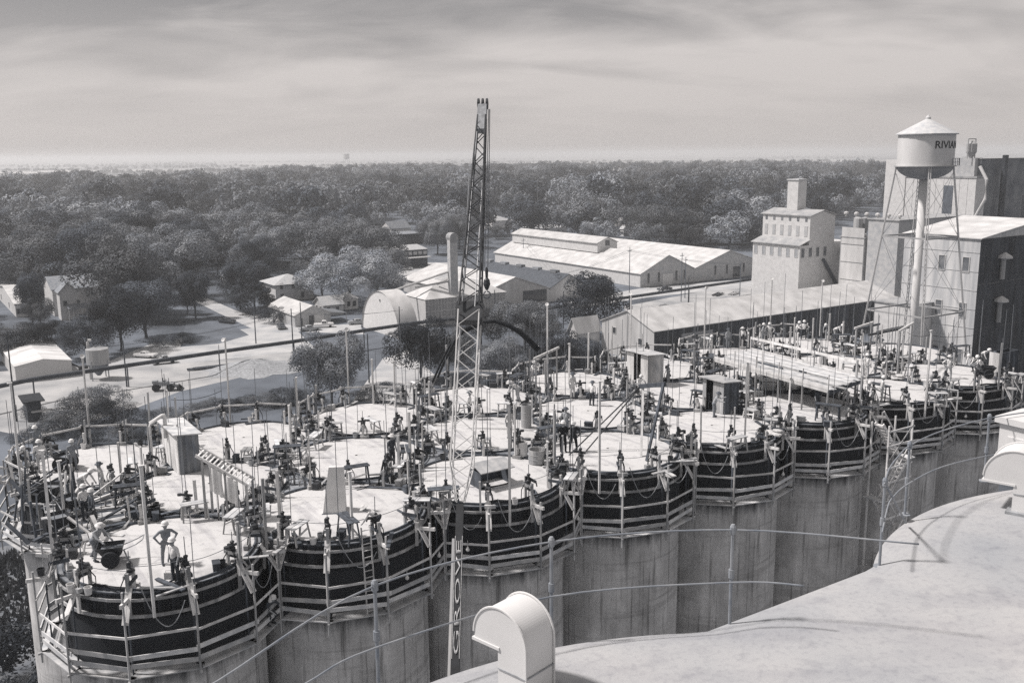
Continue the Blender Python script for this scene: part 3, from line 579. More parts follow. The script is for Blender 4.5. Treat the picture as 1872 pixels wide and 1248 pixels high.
PL = ['beside the hopper bin', 'in front of the gabled garage', 'at the bend of the gravel street', 'at the left frame edge', 'standing by the grassy drive', 'in front of the quonset hut', 'in front of the warehouse corner', 'before the warehouse gables', 'paired behind the other warehouse pole', 'nearest the white elevator', 'behind the roof monitor', 'by the tarred roof shed', 'before the tin warehouse', 'in the trees near the long shed', 'between warehouse and long shed', 'in front of the dark store', 'at the end of the dark store', 'beside the parked cars', 'by the dark trees on the left', 'behind the ribbed shed']
for (x, yb, yt, kd), w in zip(POLES, PL):
    p = unz(x, yb); hp = zcol(p, yt); b = MB(); b.tube([(0, 0, 0), (0, 0, hp)], .15, 6, r2=.1)
    t = thing('utility_pole', '%s utility pole %s' % ('dark' if kd == 'dark' else 'grey', w), 'pole', (p.x, p.y, 0), ANG + .3, UP)
    b.build('post', timber_dark if kd == 'dark' else mat('grey_pole', .14), t)
    if kd == 'pale': MB().box((0, 0, hp - .9), (2.4, .12, .14)).build('crossarm', timber_dark, t)

for (i0, i1, f0, lb) in ((6, 9, .9, 'wires slung between warehouse poles'), (6, 11, .9, 'wires from the warehouse corner to the tarred shed'), (10, 11, .9, 'wires passing the roof monitor'), (15, 16, .9, 'wires before the dark store'), (0, 1, .95, 'wires from the hopper bin to the garage'), (1, 5, .95, 'wires from the garage to the quonset hut'), (3, 0, .95, 'wires entering at the left frame edge')):
    a_, b_ = unz(*POLES[i0][:2]), unz(*POLES[i1][:2]); ha, hb2 = zcol(a_, POLES[i0][2]), zcol(b_, POLES[i1][2])
    for k in (-1, 1):
        P_ = [a_.lerp(b_, s / 10) + Vector((k * .9 * U.x, k * .9 * U.y, ha + (hb2 - ha) * s / 10 - .9 - 4.0 * (s / 10) * (1 - s / 10) * .7)) for s in range(11)]
        tag(MB().tube(P_, .03, 4).build('overhead_wire', timber_dark), lb, 'wire', lb)
# ================================================================== trees
def crown_mesh(name, kind, leaves, size, seed, m):
    r = np.random.default_rng(seed); C = []
    if kind == 'cone':
        for k in range(70): z = r.random() ** .8; a = r.random() * 6.28; ra = (1 - z) * .42 * r.uniform(.5, 1.05); C.append((ra * math.cos(a), ra * math.sin(a), .08 + .92 * z, .085 * (1.25 - z)))
    elif kind == 'bush':
        for k in range(26): a = r.random() * 6.28; ra = .5 * math.sqrt(r.random()); C.append((ra * math.cos(a), ra * math.sin(a), .14 + .55 * r.random() * (1 - ra), .17))
    else:
        asp = {'round': 1.0, 'tall': .72, 'wide': 1.25}[kind]
        nb = 30
        for k in range(nb):
            th = r.random() * 6.28; ph = math.acos(r.uniform(-.9, 1)); rr = r.uniform(.68, 1.0) if k > 5 else r.uniform(0, .5)
            x = .43 * asp * rr * math.sin(ph) * math.cos(th); y = .43 * asp * rr * math.sin(ph) * math.sin(th); z = .58 + .37 * rr * math.cos(ph)
            C.append((x, y, z, r.uniform(.11, .2)))
    C = np.array(C); w = C[:, 3] ** 2; idx = r.choice(len(C), leaves, p=w / w.sum())
    d = r.normal(size=(leaves, 3)); d /= np.linalg.norm(d, axis=1)[:, None]
    d[:, 2] = np.where((d[:, 2] < -.3) & (r.random(leaves) < .6), -d[:, 2], d[:, 2])
    pos = C[idx, :3] + d * (C[idx, 3] * r.uniform(.82, 1.06, leaves))[:, None]
    nrm = d + r.normal(scale=.24, size=(leaves, 3)); nrm /= np.linalg.norm(nrm, axis=1)[:, None]
    t1 = np.cross(nrm, r.normal(size=(leaves, 3))); t1 /= np.linalg.norm(t1, axis=1)[:, None]; t2 = np.cross(nrm, t1)
    s = size * r.uniform(.6, 1.25, leaves)[:, None]
    A = np.stack([pos - t1 * s - t2 * s * .55, pos + t1 * s * .35 - t2 * s * .8, pos + t1 * s + t2 * s * .45, pos - t1 * s * .3 + t2 * s * .8], 1).reshape(-1, 3)
    me = bpy.data.meshes.new(name); me.vertices.add(len(A)); me.vertices.foreach_set('co', A.ravel())
    me.loops.add(len(A)); me.loops.foreach_set('vertex_index', np.arange(len(A), dtype=np.int32))
    me.polygons.add(leaves); me.polygons.foreach_set('loop_start', np.arange(0, len(A), 4, dtype=np.int32)); me.polygons.foreach_set('loop_total', np.full(leaves, 4, dtype=np.int32))
    me.materials.append(m); me.update(); me.validate(); return me
def trunk_mesh(name, kind, seed):
    random.seed(seed); b = MB()
    if kind == 'cone': b.tube([(0, 0, -.01), (0, 0, .9)], .022, 6, r2=.004)
    elif kind == 'bush':
        for k in range(4): a = random.random() * 6.28; b.tube([(0, 0, -.01), (.12 * math.cos(a), .12 * math.sin(a), .2), (.25 * math.cos(a), .25 * math.sin(a), .45)], .02, 5, r2=.006)
    else:
        b.tube([(0, 0, -.01), (.01, .005, .18), (.0, .01, .36)], .028, 7, r2=.019)
        for k in range(6):
            a = k * 1.05 + random.random() * .5; l = random.uniform(.18, .33); b.tube([(0, .01, .26 + .02 * k), (l * .5 * math.cos(a), l * .5 * math.sin(a), .45 + .02 * k), (l * math.cos(a), l * math.sin(a), .62 + .03 * k)], .013, 5, r2=.004)
    return b.mesh(name, bark)
def kindset(leaves, size):
    K = []
    for n_, (k, m) in enumerate((('round', leaf_dark), ('wide', leaf_mid), ('tall', leaf_dark), ('round', leaf_mid), ('wide', leaf_pale), ('wide', leaf_dark))):
        K.append((crown_mesh('crown', k, leaves, size, 40 + n_, m), trunk_mesh('trunk', k, n_)))
    K.append((crown_mesh('crown', 'cone', leaves, size * .8, 60, leaf_dark), trunk_mesh('trunk', 'cone', 60)))
    K.append((crown_mesh('crown', 'bush', leaves // 2, size * 1.1, 61, leaf_mid), trunk_mesh('trunk', 'bush', 61)))
    K.append((crown_mesh('crown', 'bush', leaves // 2, size * 1.1, 62, leaf_dark), trunk_mesh('trunk', 'bush', 62)))
    return K
NEAR = kindset(17000, .0105); MID = kindset(3600, .0185)
def tree(p, h, k, label, cat='tree', group=None, lod=None, sx_=1.0, name=None):
    S = lod or NEAR; nm = name or ('bush' if k >= 7 else 'fir_tree' if k == 6 else 'shade_tree')
    t = thing(nm, label, cat, (p.x, p.y, 0), random.uniform(0, 6.28), group); t.scale = (h * sx_, h * sx_, h)
    link('crown', S[k][0], t); link('trunk', S[k][1], t); return t
TREES = []                                           # (x, y, radius) so that fill trees keep clear
def px_tree(x, yb, yt, k, lab, sx_=1.0, group=None, cat='tree'):
    p = unz(x, yb); h = max(1.5, zcol(p, yt)); TREES.append((p.x, p.y, h * .36)); return tree(p, h, k, lab, cat, group, NEAR, sx_)
random.seed(21)
px_tree(607, 742, 606, 3, 'willow-like tree standing just behind the deck edge', .95)
px_tree(770, 700, 588, 0, 'dark leafy tree left of the lattice boom behind the deck', 1.15)
px_tree(820, 690, 600, 3, 'leafy tree right behind the lattice boom foot', 1.0)
px_tree(1078, 610, 498, 5, 'broad tree in front of the tarred roof shed', 1.2)
px_tree(960, 640, 548, 1, 'grey leafy tree right of the dark hose arc', 1.25)
px_tree(1020, 695, 612, 0, 'dark tree between hose arc and the long shed', 1.4)
px_tree(920, 700, 620, 3, 'leafy tree beneath the dark hose arc', 1.4)
px_tree(1068, 690, 618, 5, 'dense dark tree beside the small gabled shed', 1.2)
px_tree(985, 645, 575, 3, 'mid grey tree left of the small gabled shed', 1.1)
px_tree(880, 640, 560, 1, 'pale grey tree below the ribbed shed', 1.1)
px_tree(222, 642, 535, 0, 'great dark oak overhanging the parked white sedan', 1.05)
px_tree(160, 655, 578, 5, 'broad dark tree behind the hopper bin', 1.2)
px_tree(268, 618, 505, 2, 'dark round oak behind the parked white sedan', 1.25)
px_tree(290, 588, 505, 0, 'two-stemmed oak at the edge of the grass lot', 1.1)
px_tree(330, 628, 600, 8, 'low dark hedge bush at the corner of the grass lot', 1.6, None, 'bush')
px_tree(300, 632, 600, 8, 'rounded bush behind the white sedan', 1.5, None, 'bush')
px_tree(358, 582, 490, 2, 'lone thin-stemmed tree at the roadside lawn', .8)
px_tree(343, 575, 520, 2, 'slim tree beside the lone roadside tree', .8)
px_tree(466, 575, 495, 6, 'dark conical fir left of the hipped house', 1.5)
px_tree(440, 566, 478, 0, 'dark tree left of the conical fir', .9)
px_tree(500, 590, 545, 8, 'dark clipped bush beside the garage', 1.1, None, 'bush')
px_tree(640, 560, 455, 4, 'pale wispy tree behind the quonset hut', 1.4)
px_tree(690, 545, 480, 4, 'pale bushy tree above the quonset hut', 1.4)
px_tree(590, 548, 470, 1, 'pale grey tree right of the hipped house', 1.2)
px_tree(60, 655, 590, 5, 'dense dark bush tree behind the metal shed', 1.4)
px_tree(20, 660, 590, 3, 'grey bushy tree at the left frame edge', 1.4)
px_tree(60, 596, 492, 2, 'slender tree in front of the gabled house', .6)
px_tree(128, 612, 580, 7, 'bush growing against the porch', 1.5, None, 'bush')
px_tree(75, 600, 545, 3, 'leafy tree masking the left end of the gabled house', 1.0)
px_tree(95, 620, 585, 5, 'dark shrubby tree below the porch', 1.3)
px_tree(605, 470, 385, 0, 'big dark oak above the hipped house', 1.35)
px_tree(560, 465, 395, 2, 'dark oak left of the big dark oak', 1.1)
px_tree(270, 500, 395, 0, 'tall dark oak in the middle of the left wood', 1.3)
px_tree(345, 505, 400, 5, 'broad oak half hiding the white gable front', 1.2)
px_tree(1190, 455, 372, 1, 'broad oak behind the warehouse roof', 1.3)
px_tree(1235, 450, 382, 0, 'round oak behind the warehouse valley', 1.2)
px_tree(840, 455, 390, 1, 'round-headed tree left of the grain leg', 1.1)
px_tree(800, 465, 395, 3, 'round-headed tree right of the dark store', 1.0)
px_tree(20, 1290, 1120, 8, 'dark bush far below at the bottom left corner', 1.6, None, 'bush')
for n_, (x, yb, yt) in enumerate([(150, 770, 705), (205, 775, 715), (120, 790, 735), (250, 775, 738), (185, 745, 690), (90, 800, 760), (300, 765, 735), (45, 805, 775), (230, 800, 760), (160, 810, 770), (60, 760, 730), (270, 800, 770)]):
    px_tree(x, yb, yt, 7 + n_ % 2, 'leafy bush in the thicket behind the open end of the deck', random.uniform(1.3, 1.7), 'bushes in the thicket', 'bush')
for n_, (x, yb, yt) in enumerate([(360, 755, 730), (420, 748, 722), (480, 742, 712), (520, 735, 700), (330, 772, 750), (450, 735, 715), (390, 740, 722), (560, 735, 705), (660, 735, 705), (700, 725, 690)]):
    px_tree(x, yb, yt, 7 + n_ % 2, 'weedy bush on the rough bank behind the back row', random.uniform(1.6, 2.2), 'bushes on the bank', 'bush')
for n_, (x, yb, yt) in enumerate([(860, 668, 628), (985, 668, 630), (1060, 690, 640), (1090, 700, 655), (905, 660, 610), (945, 690, 640)]):
    px_tree(x, yb, yt, 7 + n_ % 2, 'dark bush behind the deck below the hose arc', random.uniform(1.2, 1.6), 'bushes below the hose arc', 'bush')
for n_, (x, yb, yt) in enumerate([(1195, 575, 556), (1225, 578, 562), (1265, 572, 556), (1215, 566, 552)]):
    px_tree(x, yb, yt, 7, 'scrub bush in the yard beyond the long shed', 1.3, 'scrub by the tracks', 'bush')
# fill: town trees picked by density, nearest 230 stand alone, the rest is one wood
OPEN = [[(190, 600), (330, 560), (560, 540), (780, 520), (780, 640), (700, 740), (520, 700), (60, 830), (-200, 830), (-200, 640), (140, 620)],
        [(700, 500), (900, 440), (1180, 462), (1400, 456), (1480, 420), (1560, 395), (1700, 360), (2100, 300), (2100, 720), (1100, 700), (800, 700)],
        [(470, 500), (590, 495), (660, 520), (660, 620), (470, 620)], [(655, 425), (800, 425), (800, 520), (655, 520)],
        [(330, 540), (440, 520), (470, 600), (330, 640)], [(-60, 530), (55, 530), (55, 590), (-60, 590)], [(70, 560), (195, 560), (195, 625), (70, 625)],
        [(-60, 310), (135, 310), (135, 340), (-60, 340)], [(1120, 325), (1160, 325), (1160, 350), (1120, 350)], [(690, 395), (760, 395), (760, 436), (690, 436)],
        [(335, 420), (405, 420), (405, 447), (335, 447)], [(950, 405), (1040, 405), (1040, 430), (950, 430)], [(1115, 395), (1160, 395), (1160, 436), (1115, 436)],
        [(1470, 330), (1600, 330), (1600, 360), (1470, 360)], [(1180, 332), (1240, 332), (1240, 350), (1180, 350)], [(360, 462), (400, 462), (400, 490), (360, 490)], [(545, 490), (585, 490), (585, 515), (545, 515)], [(870, 395), (940, 395), (940, 424), (870, 424)]]
def inpoly(x, y, P):
    c = False; j = len(P) - 1
    for i in range(len(P)):
        if (P[i][1] > y) != (P[j][1] > y) and x < (P[j][0] - P[i][0]) * (y - P[i][1]) / (P[j][1] - P[i][1]) + P[i][0]: c = not c
        j = i
    return c
random.seed(5)
cand = []; grid = {}
def far_enough(x, y, d):
    gx, gy = int(x // 18), int(y // 18)
    for a in (-1, 0, 1):
        for b in (-1, 0, 1):
            for (px_, py_) in grid.get((gx + a, gy + b), ()):
                if (px_ - x) ** 2 + (py_ - y) ** 2 < d * d: return False
    return True
for (x, y, r_) in TREES: grid.setdefault((int(x // 18), int(y // 18)), []).append((x, y))
for _ in range(80000):
    Y = 190 + 1950 * random.random() ** .7; X = random.uniform(-1, 1) * (Y * .58 + 25)
    sx_, sy_ = proj((X, Y, 0))
    if any(inpoly(sx_, sy_, P) for P in OPEN): continue
    q_ = Vector((X, Y, 0))
    if any(-5 < (q_ - f[0]).dot(U) < f[1] + 5 and -5 < (q_ - f[0]).dot(V) < f[2] + 5 for f in FOOT): continue
    edge = 1880 + 200 * math.sin(X * .004 + 1) + 120 * math.sin(X * .017)
    if X < -420: edge = min(edge, 1250)
    if Y > edge: continue
    dens = .5 + .5 * math.sin(X * .021 + 1.3 * math.sin(Y * .013)) * math.sin(Y * .017 + .6)
    if random.random() > .35 + .75 * dens and Y < 700: continue
    if not far_enough(X, Y, random.choice((9, 12, 15)) if Y < 700 else random.choice((10, 14, 17))): continue
    top_ = proj((X, Y, 13))[1]; cw_ = 1756 / Y * 5
    if any(l_ - cw_ < sx_ < r_ + cw_ and sy_ > c_[1] and top_ < c_[1] - 2 for (c_, l_, r_, *_x) in spec + WOODHOUSES) and random.random() < .9: continue
    grid.setdefault((int(X // 18), int(Y // 18)), []).append((X, Y)); cand.append((Y, X))
cand.sort()
N_IND = 215
for n_, (Y, X) in enumerate(cand[:N_IND]):
    k = random.choices(range(9), (5, 4, 2, 4, 3, 3, .5, 1.2, .8))[0]; h = random.choice((random.uniform(7, 11), random.uniform(12, 16), random.uniform(13, 17), random.uniform(17, 24))) if k < 7 else random.uniform(3, 5)
    x_ = proj((X, Y, 0))[0]; wh = next(w for m_, w in ((75, 'at the left frame edge'), (150, 'above the gabled house'), (240, 'behind the hopper bin'), (330, 'behind the white sedan'), (400, 'beside the gravel street'), (470, 'left of the hipped house'), (560, 'above the hipped house'), (640, 'left of the dark store'), (720, 'above the dark store'), (820, 'right of the dark store'), (960, 'behind the crane boom'), (1090, 'behind the roof monitor'), (1200, 'behind the warehouse roof'), (1330, 'beyond the warehouse valley'), (9999, 'behind the white elevator')) if x_ < m_); big_ = 'towering ' if h > 17 else 'small ' if h < 11 else ''
    kind = ('dark', 'mid grey', 'tall dark', 'mid grey', 'pale', 'spreading dark', 'conical', 'low', 'low dark')[k]
    tree(Vector((X, Y, 0)), h, k, '%s%s leafy %s in the town wood %s' % (big_, kind, 'bush' if k >= 7 else 'tree', wh), 'bush' if k >= 7 else 'tree', 'town trees ' + wh, NEAR if Y < 420 else MID, random.uniform(1.1, 1.45))
# the wood beyond: one object, instanced crowns
lib = bpy.data.collections.new('wood_library')
WK = kindset(1500, .03)
for n_ in range(7):
    o = bpy.data.objects.new('wood_crown', WK[n_][0]); lib.objects.link(o)
rest = cand[N_IND:]
nbelt = []
for _ in range(4200):                                 # hedgerow trees in broken lines across the far fields
    Y = random.choice((2150, 2300, 2600, 2900, 3300, 3800, 4500, 5400, 6800)) ; X = random.uniform(-1, 1) * Y * .58
    if math.sin(X * .0031 + Y) + math.sin(X * .0011 + Y * .7) > .15: nbelt.append((Y + random.uniform(-18, 18), X))
allp = rest + nbelt
me = bpy.data.meshes.new('wood_points'); me.from_pydata([(X, Y, 0) for Y, X in allp], [], [])
at = me.attributes.new('sc', 'FLOAT', 'POINT'); at.data.foreach_set('value', [random.choice((random.uniform(9, 13), random.uniform(14, 19), random.uniform(15, 20), random.uniform(20, 29))) if Y < 2100 else random.uniform(8, 14) for Y, X in allp])
at = me.attributes.new('rz', 'FLOAT', 'POINT'); at.data.foreach_set('value', [random.uniform(0, 6.28) for _ in allp])
at = me.attributes.new('ix', 'INT', 'POINT'); at.data.foreach_set('value', [random.choices(range(7), (5, 4, 2, 4, 2.5, 3, .2))[0] for _ in allp])
wood = link('distant_wood', me); wood['kind'] = 'stuff'; tag(wood, 'distant hazy wood of massed tree crowns reaching to the fields', 'wood')
ng = bpy.data.node_groups.new('scatter_wood', 'GeometryNodeTree'); ng.interface.new_socket('Geometry', in_out='INPUT', socket_type='NodeSocketGeometry'); ng.interface.new_socket('Geometry', in_out='OUTPUT', socket_type='NodeSocketGeometry')
gn = ng.nodes; gi = gn.new('NodeGroupInput'); go = gn.new('NodeGroupOutput'); iop = gn.new('GeometryNodeInstanceOnPoints'); ci = gn.new('GeometryNodeCollectionInfo')
ci.inputs['Collection'].default_value = lib; ci.inputs['Separate Children'].default_value = True; ci.inputs['Reset Children'].default_value = True
def attr(nm, ty):
    a = gn.new('GeometryNodeInputNamedAttribute'); a.data_type = ty; a.inputs['Name'].default_value = nm; return a.outputs['Attribute']
cx = gn.new('ShaderNodeCombineXYZ'); ng.links.new(attr('rz', 'FLOAT'), cx.inputs[2])
ng.links.new(gi.outputs[0], iop.inputs['Points']); ng.links.new(ci.outputs[0], iop.inputs['Instance']); iop.inputs['Pick Instance'].default_value = True
ng.links.new(attr('ix', 'INT'), iop.inputs['Instance Index']); ng.links.new(cx.outputs[0], iop.inputs['Rotation']); ng.links.new(attr('sc', 'FLOAT'), iop.inputs['Scale']); ng.links.new(iop.outputs[0], go.inputs[0])
md = wood.modifiers.new('scatter', 'NODES'); md.node_group = ng
print('TREES', len(cand), len(allp))
# ================================================================== the slip-formed silos
DK = 25.5                                            # working-deck level
S0 = Vector((-15.98, 41.05, 0)); PU = 8.634; PV = PU * .866; RO = 4.30; RD = 4.06; RS = 5.25
def cen(j, i): return S0 + U * (PU * (i + (.5 if j == 1 else 0))) + V * (PV * j)
SILOS = [(j, i) for j in range(3) for i in range(8)]
CEN = {k: cen(*k) for k in SILOS}
def pol(c, deg, r, z=0.0):
    t = rad(deg) + ANG; return Vector((c.x + r * math.cos(t), c.y + r * math.sin(t), z))
def outside(k, deg, r):
    p = pol(CEN[k], deg, r)
    return all((CEN[q].xy - p.xy).length > r - 1e-3 for q in SILOS if q != k)
ROWN = ['front', 'middle', 'back']; ORD = ['first', 'second', 'third', 'fourth', 'fifth', 'sixth', 'seventh', 'eighth']
def silo_phrase(j, i): return '%s silo from left in the %s row' % (ORD[i], ROWN[j])
wall_me = MB().lathe([(RO, 0), (RO, DK - .06)], 72, cap=False).mesh('wall', wall_m, True)
b = MB()                                              # slightly crowned circular deck
prof = [(RD, DK - .02)] + [(RD * t, DK + .16 * (1 - t * t)) for t in (.85, .6, .3, .02)]
b.lathe(prof, 64, cap=False); deck_me = b.mesh('deck', deck_m, True)
ring_m = mat('wall_top', .13, .6, 2.5)
b = MB(); n = 60
for r0, r1, z0, z1 in ((RO + .01, RO + .05, DK - .3, DK + .0), (RD + .01, RD + .09, DK - .3, DK + .10)):
    b.lathe([(r0, z0), (r0, z1), (r1, z1), (r1, z0)], n)
rim_me = b.mesh('form_rim', timber_dark)
top_me = MB().lathe([(RO + .005, DK - .012), (RD + .09, DK - .012)], 64, cap=False).mesh('wall_top', deck_edge)
stave_me = MB().box((0, 0, -.62), (.165, .05, 1.2)).mesh('stave', form_m)
for (j, i) in SILOS:
    c = CEN[(j, i)]
    lab = silo_phrase(j, i)
    t = thing('silo', 'round concrete silo with pale deck, ' + lab, 'silo', (c.x, c.y, 0), ANG, 'silos under construction')
    link('wall', wall_me, t); link('deck', deck_me, t); link('form_rim', rim_me, t); link('wall_top', top_me, t)
    if j == 0 or i == 0:
        angs = [a for a in np.arange(0, 360, 2.4) if outside((j, i), a, RO + .25)]
        if j == 1: angs = [a for a in angs if 120 < a < 240]
        if j == 2: angs = [a for a in angs if 150 < a < 300]
        for a in angs:
            o = link('stave', stave_me, t, ((RO + .045) * math.cos(rad(a)), (RO + .045) * math.sin(rad(a)), DK - random.random() * .05), rad(a + 90))
        for zc, hh in ((-.30, .12), (-1.02, .14)):
            for a in angs[::4]:
                p = [((RO + .12) * math.cos(rad(a + s)), (RO + .12) * math.sin(rad(a + s)), DK + zc) for s in (-.4, 9.2)]
                if outside((j, i), a + 9, RO + .2): MB().bar(p[0], p[1], .07, hh).build('wale', timber, t)
# the gaps between touching silos carry short plank decks
fill_me = None
def star(A, B, Cc, lab):                              # curved three-cornered deck between three touching silos
    c = (A + B + Cc) / 3; P = []
    for k, K in enumerate((A, B, Cc)):
        X, Y = [q for q in (A, B, Cc) if q != K]
        a0 = math.atan2((X - K).y, (X - K).x); a1 = math.atan2((Y - K).y, (Y - K).x); d = (a1 - a0 + math.pi) % (2 * math.pi) - math.pi
        P += [(K.x + (RO + .03) * math.cos(a0 + d * f) - c.x, K.y + (RO + .03) * math.sin(a0 + d * f) - c.y) for f in np.linspace(.12, .88, 7)]
    P.sort(key=lambda q: math.atan2(q[1], q[0]))
    o = MB().prism(P, -.06, 0).build('gap_deck', gap_m, None, (c.x, c.y, DK - .02 + random.uniform(-.02, .02)))
    tag(o, lab, 'deck', 'plank decks over the gaps')
gap_m = mat('gap_boards', .24, .5, 1.3, detail=9, obrand=.2)
for i in range(7):
    for (A, B, Cc) in (((0, i), (0, i + 1), (1, i)), ((1, i), (1, i + 1), (0, i + 1)), ((1, i), (1, i + 1), (2, i + 1)), ((2, i), (2, i + 1), (1, i))):
        star(CEN[A], CEN[B], CEN[Cc], 'small three-cornered deck in the gap beside the ' + silo_phrase(*A))
# ------------------------------------------------------------------ hung scaffolds round the outside
def scaffold(k, lo, hi, label):
    c = CEN[k]; t = thing('hung_scaffold', label, 'scaffold', (c.x, c.y, DK), ANG, 'scaffolds hung below the forms')
    A = [a for a in np.arange(0, 720, 30) if lo - 1 < a < hi + 1 and outside(k, a, RS)]
    # corner angles where this ring meets the neighbour's ring
    def edge(a, s):
        while outside(k, a, RS) and lo - 1 <= a <= hi + 1: a += s * .25
        return a - s * .25
    if not A: return
    A = [edge(A[0], -1)] + A + [edge(A[-1], 1)]
    A = [a for n_, a in enumerate(A) if n_ == 0 or a - A[n_ - 1] > 6]
    P = lambda a, r, z: Vector((r * math.cos(rad(a)), r * math.sin(rad(a)), z))
    for a in A:
        b = MB(); b.bar(P(a, RS + .06, .35 + random.uniform(-.15, .3)), P(a, RS + .06, -3.75 + random.uniform(-.3, .15)), .1, .07); b.build('hanger', timber, t)
        b = MB(); b.bar(P(a, RO + .55, -.2), P(a, RO + .55, -3.5), .09, .06); b.build('hanger', timber_dark, t)
        b = MB(); b.bar(P(a - .8, RO + .2, .3), P(a - .8, RS + .02, -.95), .13, .05); b.bar(P(a + .9, RO + .2, .3), P(a + .9, RS + .05, -.95), .13, .05)
        b.build('brace', timber_pale, t)
        b = MB(); b.bar(P(a, RO + .3, -.12), P(a, RS + .35, -.02), .1, .16); b.build('outrigger', timber_pale, t)
        b = MB(); b.bar(P(a, RO + .25, -3.42), P(a, RS + .2, -3.42), .09, .09); b.build('ledger', timber, t)
    for a0, a1 in zip(A, A[1:]):
        for z, h, m, j in ((-1.62, .11, timber_pale, 0), (-2.42, .2, plank_m, .5), (-2.86, .2, plank_m, .5)):
            e0 = (P(a1, RS, 0) - P(a0, RS, 0)).normalized() * (j * random.uniform(0, .45))
            b = MB(); b.bar(P(a0, RS, z + random.uniform(-.09, .09)) - e0 * .4, P(a1, RS, z + random.uniform(-.09, .09)) + e0, .045, h); b.build('rail', m, t)
        for r in (RS - .06, RS - .34, RS - .62):
            e0 = (P(a1, r, 0) - P(a0, r, 0)).normalized() * random.uniform(0, .3)
            b = MB(); b.bar(P(a0, r, -3.34), P(a1, r, -3.34) + e0, .25, .05); b.build('plank', plank_m, t)
    return A
for i in range(8):
    scaffold((0, i), 180 if i else 120, 360 if i < 7 else 420, 'timber scaffold hung round the outer wall of the %s front silo' % ORD[i])
scaffold((2, 0), 120, 300, 'timber scaffold hung round the open end of the back row')
scaffold((1, 0), 130, 230, 'timber scaffold hung in the bay at the end of the middle row')
# ------------------------------------------------------------------ jacking yokes
def make_yoke(kind):
    t = thing('jack_yoke', 'x', 'jack yoke', (0, 0, -50))
    for s in (-1, 1):
        b = MB(); b.box((s * .31, 0, -.03), (.1, .14, 1.94)); b.build('leg', timber if s < 0 else timber_pale, t)
    for z, y in ((.72, .11), (.46, -.11)):
        b = MB(); b.box((0, y, z + .06), (.78, .06, .15)); b.build('cross_beam', timber if z > .6 else timber_dark, t)
    b = MB(); b.lathe([(.1, .9), (.13, .93), (.13, 1.02), (.08, 1.05), (.07, 1.24), (.1, 1.26), (.1, 1.32), (.03, 1.36)], 8)
    b.box((0, 0, .86), (.5, .26, .06)); b.box((.11, .08, 1.08), (.12, .12, .24)); jk = b.build('jack', iron, t)
    b = MB()
    if kind == 0: b.bar((-.05, 0, 1.05), (.42, .12, 1.07), .1, .12); b.box((.42, .12, 1.0), (.14, .1, .2))
    elif kind == 1: b.bar((.1, 0, 1.12), (-.36, -.22, .98), .08, .13); b.bar((-.36, -.22, .98), (-.44, -.22, .78), .05)
    else: b.bar((0, -.3, 1.08), (0, .34, 1.14), .1, .1); b.lathe([(.12, 0), (.12, .1)], 8, (0, .34, 1.08))
    b.build('crank', iron, jk)
    b = MB(); b.tube([(.14, .1, .9), (.33, .22, .5), (.4, .2, .05)], .025, 5); b.build('hose', black, t); b = MB(); b.tube([(-.2, .12, .8), (-.4, .25, .4), (-.36, .3, .03)], .025, 5); b.build('hose', black, t)
    b = MB(); b.tube([(0, 0, 0), (0, 0, 1)], .019, 5); b.build('jack_rod', rod_m, t, (0, 0, 1.3))
    if kind != 1:
        b = MB(); b.box((.42, .1, .12), (.2, .55, .18)); b.build('shelf', timber, t)
    if kind == 2: b = MB(); b.bar((-.5, -.3, .05), (-.2, .0, .8), .06); b.build('prop', timber_pale, t)
    return t
YK = [make_yoke(k) for k in range(3)]
done = []; first = set(); YOKES = []
for (j, i) in SILOS:
    c = CEN[(j, i)]
    for k in range(12):
        p = pol(c, 30 * k, (RO + RD) / 2 + .06, DK); tang = not outside((j, i), 30 * k, RO + .1)
        if tang: p = pol(c, 30 * k, PU / 2, DK)
        if any((p - q).length < 1.0 for q in done): continue
        if (j, i) == (1, 7) and k in (0, 1, 11): continue
        done.append(p)
        kd = random.choice((0, 0, 1, 2)); ph = 'jack yoke at %s of the ' % ('far right', 'back right', 'back', 'back', 'back', 'back left', 'far left', 'front left', 'front', 'front', 'front', 'front right')[k] + silo_phrase(j, i)
        ln = random.choice((.5, .9, 1.6, 2.4, 3.2, 4.2, 5.0)); rz = ANG + rad(30 * k) + random.uniform(-.08, .08)
        sc = random.uniform(.9, 1.08); fl = random.choice((0, math.pi))
        def ed(ch, ln=ln):
            if ch.name.startswith('jack_rod'): ch.scale = (1, 1, ln); ch.rotation_euler = (random.uniform(-.015, .015), random.uniform(-.015, .015), 0)
        r = dup(YK[kd], p, rz + fl, ph, 'jack yokes on the silo rims', ed); r.scale = (1, 1, sc)
        YOKES.append((p, j, i, k, tang))
def drop(root):
    for ch, gs in tree_of(root):
        for g in gs: bpy.data.objects.remove(g)
        bpy.data.objects.remove(ch)
    bpy.data.objects.remove(root)
for y in YK: drop(y)
